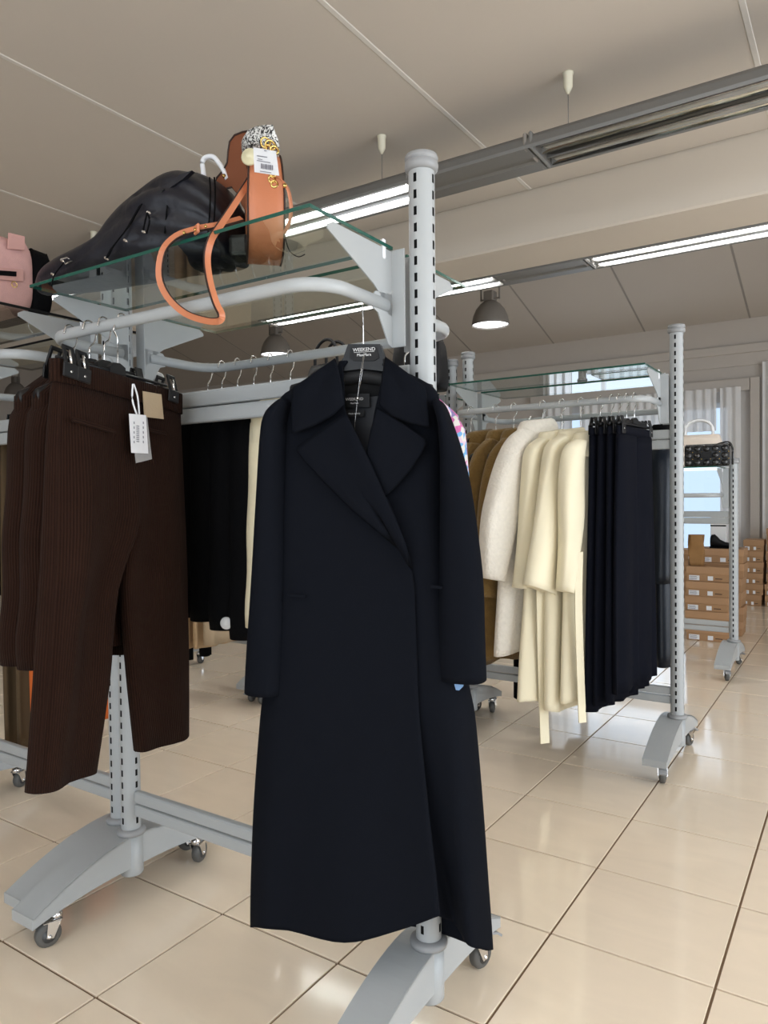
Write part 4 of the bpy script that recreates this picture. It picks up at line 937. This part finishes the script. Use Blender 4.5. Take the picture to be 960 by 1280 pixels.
b = MB(); q = tl(280, 220, 1.28); b.lathe([(0, -.004), (.004, -.004), (.004, .004), (0, .004)], tuple(q), 10, axis='y'); b.build('stud', M_GOLD, fo)
# patterned scarf wrapped round the top
b = MB(); sc_ = [(303, 183), (302, 176), (308, 167), (318, 162), (330, 160), (342, 160), (345, 170), (349, 180), (350, 188), (340, 187), (330, 190), (318, 186), (309, 186)]
P = [tl(x, y, 1.225) for x, y in sc_]; c = sum(P, Vector())/len(P)
b.loft([[c+(p-c)*.6+Vector((0, -.028, 0)) for p in P], [c+(p-c)*.9+Vector((0, -.02, 0)) for p in P], P, [p+Vector((0, .03, 0)) for p in P], [c+(p-c)*.8+Vector((0, .045, 0)) for p in P]], True, (True, True)); b.build('scarf', M_SCARF, tb_)
for px, py, r in ((332, 178, .010), (338, 182, .011), (343, 188, .009), (335, 186, .008), (340, 224, .007), (343, 230, .007), (341, 218, .006)):
    q = tl(px, py, 1.185 if py < 200 else 1.19); b = MB(); b.tube([(q.x+r*math.cos(a), q.y+.3*r*math.sin(a*2), q.z+r*math.sin(a)) for a in [2*math.pi*k/14 for k in range(15)]], .0022, 6, cap=False); b.build('chain_link', M_GOLD, tb_)
al = thing('alarm_disc', 'ivory round alarm disc clipped to the terracotta bag', 'alarm tag', at(312, 196, Y=1.175), .45)
b = MB(); b.lathe([(0, -.012), (.007, -.011), (.008, -.006), (.0165, -.004), (.019, 0), (.017, .005), (0, .006)], n=24, axis='y'); b.build('disc', M_IVORY, al)
b = MB(); b.plate([tl(x, y, 1.165) for x, y in ((316.5, 184), (345, 189), (349, 219.5), (318, 215))], .0012, (0, 1, 0)); tg = b.build('price_tag', M_WHITE, tb_)
def tline(x0, y0, x1, y1, h, m=M_PRINT):
    b.plate([tl(x, y, 1.163) for x, y in ((x0, y0), (x1, y1), (x1, y1+h), (x0, y0+h))], .0003, (0, 1, 0))
b = MB(); tline(321, 194, 334, 196, 1.0); tline(321, 200, 338, 203, .8); tline(322, 198, 328, 199, .7); tline(330, 187.5, 333, 188, 1.2); tline(325, 213.5, 339, 215.5, .8)
for k in range(9): x = 326+k*1.75; tline(x, 204.2+k*.28, x+(.9 if k % 3 else 1.3), 204.3+k*.28, 6.2)
b.build('tag_print', M_PRINT, tg)
# strap looping over the shelf edge
sp_ = [(320, 214, 1.215), (308, 232, 1.20), (290, 260, 1.15), (274, 284, 1.10), (264, 300, 1.064), (259, 322, 1.055), (262, 350, 1.05), (270, 378, 1.05), (277, 393, 1.052), (274, 401, 1.056), (258, 401, 1.06), (232, 392, 1.06), (210, 372, 1.058), (199, 346, 1.058), (203, 314, 1.06), (220, 295, 1.062), (246, 286, 1.075), (272, 281, 1.11), (302, 273, 1.19)]
P = crom([tuple(tl(*q)) for q in sp_], 4); wd = []
c45, s45 = math.cos(-TBR), math.sin(-TBR)
for i, p in enumerate(P):
    t_ = (Vector(P[min(i+1, len(P)-1)])-Vector(P[max(0, i-1)])).normalized(); vd = Vector((.5, .85, .15)); vd = Vector((vd.x*c45-vd.y*s45, vd.x*s45+vd.y*c45, vd.z))
    a = t_.cross(Vector((0, 1, .0))).normalized(); wd.append(tuple(a+Vector((-.1, .45, 0))))
b = MB(); b.ribbon(P, wd, .0145, .003); st = b.build('strap', M_TERRA, tb_)
b = MB(); b.ribbon([Vector(p)+Vector(w).normalized()*-.0073 for p, w in zip(P, wd)], wd, .002, .0046); b.build('strap_edge', M_TEDGE, st)
q0 = tl(246, 286.5, 1.07); b = MB(); b.box(q0, (.006, .022, .020), .002, rot=Matrix.Rotation(.4, 4, 'Z')); b.build('strap_keeper', M_TERRA, st)
b = MB()
for px, py, Y in ((257, 283, 1.083), (244, 287, 1.07), (230, 291, 1.064)):
    q = tl(px, py, Y-.004); b.lathe([(0, -.003), (.003, -.003), (.003, .002), (0, .002)], tuple(q), 8, axis='y')
b.build('strap_stud', M_GOLD, st)
P = crom([tuple(tl(*q)) for q in ((345, 222, 1.20), (354, 227, 1.20), (361, 240, 1.20), (364, 262, 1.21), (361, 280, 1.215), (355, 292, 1.22))], 4)
b = MB(); b.ribbon(P, (.35, .9, .25), .017, .0035); b.build('strap_end', M_TERRA, tb_)
b = MB(); q = tl(356, 232, 1.19); b.lathe([(0, -.004), (.004, -.004), (.004, .004), (0, .004)], tuple(q), 10, axis='y'); b.build('stud', M_GOLD, tb_)
b = MB(); b.tube(crom([tuple(tl(*q)) for q in ((356, 292, 1.22), (358, 303, 1.24), (363, 315, 1.26), (373, 321, 1.275), (381, 318, 1.27))], 4), .0012, 5); b.build('tag_cord', M_BLKPL, tb_)

# ------------------------------------------------------------------ black nylon backpack lying on the glass shelf
PA, PB = Vector((-1.255, 1.275, 0)), Vector((-1.775, 1.165, 0)); pdv = (PA-PB).normalized(); PANG = math.atan2(pdv.y, pdv.x); pnv = Vector((-pdv.y, pdv.x, 0)); PO = Vector((-1.50, 1.223, ZS))
def ppt(px, py, y=0.0):
    d = ray(px, py); o = PO+pnv*y; t = (o-CP).dot(pnv)/d.dot(pnv); w = CP+d*t-PO
    return Vector((w.dot(pdv), y, w.z))
bag = thing('nylon_backpack', 'black quilted nylon backpack lying beside the terracotta bag', 'backpack', PO, PANG)
cols_ = [(55, 346, .03), (66, 334, .05), (84, 323, .065), (104, 314, .08), (126, 303, .09), (146, 291, .095), (160, 272, .10), (178, 252, .105), (198, 234, .108), (222, 219, .11), (244, 212, .11), (264, 217, .105), (280, 229, .095), (291, 248, .08), (298, 275, .05)]
rg = []
for px, py, hw2 in cols_:
    p = ppt(px, py); lo_, hi_ = .015, .30
    for _ in range(18):
        zt = (lo_+hi_)/2; best = 1e9
        for k in range(28):
            a = 2*math.pi*k/28; y = hw2*math.copysign(abs(math.cos(a))**.8, math.cos(a)); z = zt/2+zt/2*math.copysign(abs(math.sin(a))**.9, math.sin(a))
            best = min(best, proj(PO+pdv*p.x+pnv*y+Vector((0, 0, z)))[1])
        if best < py: hi_ = zt
        else: lo_ = zt
    ring = []
    for k in range(28):
        a = 2*math.pi*k/28; y = hw2*math.copysign(abs(math.cos(a))**.8, math.cos(a)); z = zt/2+zt/2*math.copysign(abs(math.sin(a))**.9, math.sin(a))
        wr = 1+.04*math.sin(px*.35+a*2)
        ring.append((p.x, y*wr, max(.001, z)))
    rg.append(ring)
rg = [crom(r_, 2, True) for r_ in rg]; NK = len(rg[0]); rg = [crom([r_[k] for r_ in rg], 3) for k in range(NK)]; rg = [[rg[k][i] for k in range(NK)] for i in range(len(rg[0]))]
for i_, r_ in enumerate(rg):
    u = i_/(len(rg)-1)
    for k_, p in enumerate(r_):
        if u > .05:
            zm = max(q[2] for q in r_); zf = p[2]/max(.03, zm); A_ = .16 if u > .55 else .08
            f = 1+A_*(abs(math.sin(math.pi*(zf*(4 if u > .55 else 2)+.3*math.sin(9*u))))**.55-.8)
            r_[k_] = (p[0]+.003*math.sin(9*zf+20*u), p[1]*f, max(.001, zm/2+(p[2]-zm/2)*(1+(f-1)*.3)))
b = MB(); b.loft(rg, True, (True, True)); b.build('body', M_PUFF, bag)
def bpart(name, m, fn): bb = MB(); fn(bb); return bb.build(name, m, bag)
FYB = -.118
for cx_ in (268, 262, 208):
    bpart('quilt_seam', M_BLACK, lambda bb: bb.tube(crom([tuple(ppt(x, y, d)) for x, y, d in ((cx_, 222 if cx_ > 250 else 240, -.075), (cx_+1, 240 if cx_ > 250 else 256, -.103), (cx_, 268, -.108), (cx_-2, 292, -.10))], 4), .002, 6))
fl_ = [(177, 253), (182, 245), (196, 236), (212, 228), (225, 218), (240, 213), (228, 224), (212, 235), (199, 246), (186, 253)]
bpart('top_flap', M_PUFF, lambda bb: bb.plate([ppt(x, y, -.10) for x, y in fl_], .012, (0, 1, 0)))
bpart('logo_plate', M_BLKMAT, lambda bb: bb.plate([ppt(x, y, -.112) for x, y in ((182, 252), (184, 247), (196, 240), (205, 236), (199, 244), (190, 250))], .004, (0, 1, 0)))
cord = [(176, 256), (168, 270), (160, 284), (150, 297), (140, 310), (134, 322)]
bpart('shoulder_strap', M_BLACK, lambda bb: bb.ribbon(crom([tuple(ppt(x, y, -.118)) for x, y in cord], 4), (.8, .1, .4), .009, .004))
bpart('drawcord', M_BLACK, lambda bb: (bb.tube(crom([tuple(ppt(x, y, -.136)) for x, y in ((184, 266), (181, 278), (179, 288))], 4), .002, 6), bb.tube(crom([tuple(ppt(x, y, -.136)) for x, y in ((184, 266), (187, 276), (183, 292))], 4), .002, 6)))
for px, py in ((157, 301), (133, 323), (180, 290), (66, 343), (78, 326), (186, 266)):
    bpart('metal_toggle', M_CHROME, lambda bb: bb.box(ppt(px, py, -.128 if px > 150 else -.112), (.013, .007, .006), .002, rot=Matrix.Rotation(.5, 4, 'Y')))
bpart('strap_buckle', M_CHROME, lambda bb: bb.tube([tuple(ppt(x, y, -.112)) for x, y in ((76, 324), (84, 322), (90, 326), (82, 330), (76, 324))], .0018, 6, cap=False))
bpart('drawcord', M_BLACK, lambda bb: bb.tube(crom([tuple(ppt(x, y, -.115)) for x, y in ((80, 328), (72, 338), (67, 346), (64, 358))], 4), .0016, 6))
bpart('carry_handle', M_WHITE, lambda bb: None or bb.tube(crom([tuple(ppt(x, y, .02)) for x, y in ((256, 232), (254, 214), (253, 203), (257, 197), (266, 196), (273, 203), (279, 212), (284, 224))], 4), .006, 8))
# small black pouch lying against the terracotta bag
pch = MB(); pch.box((0, 0, .028), (.05, .06, .052), .01, seg=2); po_ = pch.build('small_pouch', M_BLKPAT, None, tuple(at(303, 326, Z=ZS+.001))); po_.rotation_euler = (0, 0, .45)
tag(po_, 'small shiny black pouch squeezed beside the terracotta bag', 'pouch')

# ------------------------------------------------------------------ pink bag on the neighbouring rack
pk = thing('canvas_tote', 'pink canvas bag with black side panel on the shelf', 'handbag', (-2.20, 1.13, ZS), 0)
def soft(x0, x1, y0, y1, z0, z1, bulge, n=10):
    rg = []
    for k in range(n+1):
        u = k/n; z = z0+(z1-z0)*u; q = 1-bulge*(2*u-1)**4
        rg.append([((x0+x1)/2+(x1-x0)/2*q*math.copysign(abs(math.cos(a))**.3, math.cos(a)), (y0+y1)/2+(y1-y0)/2*q*math.copysign(abs(math.sin(a))**.3, math.sin(a)), z+.004*math.sin(5*a+k)*(u > .5)) for a in [2*math.pi*j/40 for j in range(40)]])
    return rg
b = MB(); b.loft(soft(-.16, .165, -.17, .125, .001, .20, .10), True, (True, True)); b.build('body', M_PINK, pk)
b = MB(); b.loft(soft(-.15, .160, .10, .175, .002, .19, .12), True, (True, True)); b.build('side_panel', M_BLACK, pk)
def pface(name, m, pts, d=.004):
    bb = MB(); bb.plate([at(x, y, X=-2.20+.168)-Vector((-2.20, 1.13, ZS)) for x, y in pts], d, (1, 0, 0)); return bb.build(name, m, pk)
pface('leather_patch', M_PINKP, [(10, 291), (30, 296), (30, 313), (9, 311)])
q = pface('handle_patch', M_PINKP, [(-8, 334), (28, 337), (28, 352), (-8, 349)])
pface('black_tab', M_BLACK, [(-8, 338), (19, 340), (19, 346), (-8, 344)], .007)
b = MB(); c = at(17, 356, X=-2.028)-Vector((-2.20, 1.13, ZS)); b.tube([(c.x+.004, c.y+.008*math.cos(a), c.z+.008*math.sin(a)) for a in [2*math.pi*k/12 for k in range(13)]], .0014, 6, cap=False); b.build('ring', M_GOLD, pk)

# ------------------------------------------------------------------ bags on the shelves of the middle row
def tote(name, lab, loc, w, d, h, m, handle=True, rz=0, hh=.12, cat='handbag', group=None, hm=None):
    t = thing(name, lab, cat, loc, rz, group)
    b = MB(); rg = []
    for k in range(9):
        u = k/8; q = 1-.10*(2*u-1)**4-.08*u
        rg.append([(w/2*q*math.copysign(abs(math.cos(a))**.35, math.cos(a)), d/2*(q-.2*u)*math.copysign(abs(math.sin(a))**.4, math.sin(a)), .001+h*u) for a in [2*math.pi*j/32 for j in range(32)]])
    b.loft(rg, True, (True, True)); b.build('body', m, t)
    if handle:
        for s in (-1, 1):
            b = MB(); b.tube(crom([(-w*.28, s*d*.25, h*.9), (-w*.26, s*d*.25, h+hh*.6), (-w*.1, s*d*.22, h+hh), (w*.1, s*d*.22, h+hh), (w*.26, s*d*.25, h+hh*.6), (w*.28, s*d*.25, h*.9)], 5), .009, 8); b.build('handle', hm or m, t)
    return t
ZSR = 1.755
tote('black_handbag', 'black soft handbag on the shelf right behind the front post', (-1.925, 3.27, ZSR), .29, .18, .26, M_BLKSATIN, rz=.1, hh=.07)
tote('black_handbag', 'black handbag with tall looped straps behind the navy coat hanger', (-2.50, 3.27, ZSR), .30, .18, .20, M_BLKSATIN, rz=-.1, hh=.13)
ht = thing('fur_hat', 'dark brown rounded fur hat on the far shelf', 'hat', tuple(at(240, 493, Y=3.27).xy)+(ZSR,), 0)
b = MB(); b.lathe([(.13, .001), (.14, .03), (.13, .07), (.10, .11), (.05, .135), (0, .14)], n=24); b.build('crown', M_TERRAD, ht)
b = MB(); b.lathe([(.14, .001), (.15, .02), (.145, .045), (.13, .05)], n=24); b.build('brim', M_OLIVE, ht)

# low rack: quilted bag and cream bag on its glass shelf
ZS3 = 1.388
qb = thing('quilted_handbag', 'black shiny quilted handbag with gold studs on the low rack', 'handbag', (-.865, 5.215, ZS3), 0)
b = MB(); b.box((0, 0, .075), (.275, .12, .146), .012, seg=2); b.build('body', M_BLKPAT, qb)
for i in range(5):
    for j in range(3):
        if i == 2 and j == 1: continue
        b = MB(); b.lathe([(0, -.012), (.018, -.008), (.022, 0), (0, .002)], (-.11+.055*i, -.059, .028+.045*j), 8, axis='y'); b.build('quilt_pad', M_BLKPAT, qb)
b = MB()
for i in range(5):
    for j in range(2): b.lathe([(0, -.006), (.004, -.004), (.004, 0), (0, 0)], (-.083+.055*i*.99, -.064, .05+.045*j), 6, axis='y')
b.build('studs', M_GOLD, qb)
b = MB(); b.plate([(-.03, -.072, .055), (.03, -.072, .055), (.03, -.072, .095), (-.03, -.072, .095)], .006, (0, 1, 0)); b.build('clasp', M_BLKMAT, qb)
b = MB(); b.tube(crom([(.05, 0, .145), (.12, 0, .16), (.15, -.02, .12), (.152, -.02, .06), (.15, -.01, .01)], 4), .006, 6); b.build('strap', M_BLKPAT, qb)
tote('cream_handbag', 'cream leather handbag with white arched handles on the low rack', (-.975, 5.53, ZS3), .32, .16, .235, M_CREAMBAG, rz=.1, hh=.10, hm=M_PRINTW)

# ------------------------------------------------------------------ shoe boxes
def shoebox(loc, rz, w, d, h, lab, group):
    t = thing('shoe_box', lab, 'box', loc, rz, group); hb_ = h*.52
    b = MB(); b.box((0, 0, hb_/2+.001), (w-.008, d-.008, hb_), .002); b.build('carton', M_CARD, t)
    b = MB(); b.box((0, 0, h-(h-hb_)/2-.001), (w, d, h-hb_), .002); b.build('lid', M_CARDL, t)
    for x, ww_, hh_, m in ((-w*.31, w*.24, hb_*.62, M_WHITE), (w*.06, w*.12, hb_*.55, M_WHITE)):
        b = MB(); b.box((x, -d/2+.0035, hb_*.45), (ww_, .002, hh_), 0); lb = b.build('label', m, t)
        if ww_ > w*.2:
            b = MB()
            for q in range(3): b.box((x-.1*ww_+.05*ww_*(q % 2), -d/2+.002, hb_*(.28+.17*q)), (ww_*.7, .002, hb_*.06), 0)
            b.build('label_print', M_PRINT, lb)
    b = MB(); b.box((w*.25, -d/2+.0035, hb_*.42), (w*.16, .002, hb_*.10), 0); b.build('printed_line', M_TEDGE, t)
    return t
ORD = ['lowest', 'second', 'third', 'fourth', 'fifth', 'sixth', 'seventh', 'eighth']
def stack(x, y, n, w, d, h, where, rz=0):
    for k in range(n): shoebox((x+rr(.012), y+rr(.01), k*h), rz+rr(.03), w, d, h, f'{ORD[k]} shoe box up in the stack {where}', 'cardboard shoe boxes stacked on the floor')
stack(-1.065, 6.56, 5, .335, .28, .122, 'under the kraft paper bag')
stack(-1.03, 6.90, 6, .36, .28, .123, 'behind the paper bag, under the black boot')
stack(-1.00, 8.84, 6, .20, .30, .118, 'beside the end wall curtain')
stack(-.70, 8.84, 7, .35, .30, .119, 'against the right end of the curtain')
stack(-1.62, 8.75, 5, .34, .28, .118, 'below the end wall window')
pb = thing('paper_bag', 'crumpled brown kraft paper bag standing on the shoe boxes', 'bag', (-1.175, 6.53, .611), .2)
b = MB(); rg = []
for k in range(9):
    u = k/8; rg.append([((.060+.006*math.sin(7*u+3*a))*math.copysign(abs(math.cos(a))**.35, math.cos(a)), (.045+.006*math.sin(5*u+2*a))*math.copysign(abs(math.sin(a))**.35, math.sin(a)), .001+.255*u) for a in [2*math.pi*j/28 for j in range(28)]])
b.loft(rg, True, (True, False)); b.build('body', M_KRAFT, pb)
# boot and white wrapped parcel on the rear stack
bt = thing('ankle_boot', 'black ankle boot lying on top of the shoe boxes', 'shoe', (-1.03, 6.84, .739), 0)
b = MB(); rg = []
for x, zt, hw2 in ((-.085, .10, .028), (-.075, .115, .034), (-.05, .118, .036), (-.03, .10, .036), (-.01, .075, .037), (.03, .055, .040), (.08, .045, .042), (.115, .035, .036), (.135, .022, .02)):
    rg.append([(x, hw2*math.cos(a), .012+(zt-.012)*(.5+.5*math.sin(a))) for a in [2*math.pi*j/16 for j in range(16)]])
b.loft(rg, True, (True, True)); b.build('upper', M_BLKSATIN, bt)
b = MB(); b.plate([(-.09, -.03, .0005), (-.04, -.035, .0005), (.06, -.042, .0005), (.12, -.035, .0005), (.14, 0, .0005), (.12, .035, .0005), (.06, .042, .0005), (-.04, .035, .0005), (-.09, .03, .0005)], .013, (0, 0, 1)); b.build('sole', M_BLACK, bt)
wp = thing('paper_parcel', 'white parcel with black printed bands standing behind the boot', 'parcel', (-1.065, 6.955, .739), 0)
b = MB(); b.box((0, 0, .151), (.125, .08, .25), .004); b.build('carton', M_PRINTW, wp)
for z in (.19, .225): b = MB(); b.box((0, -.0405, z), (.127, .002, .012)); b.build('printed_band', M_BLACK, wp)
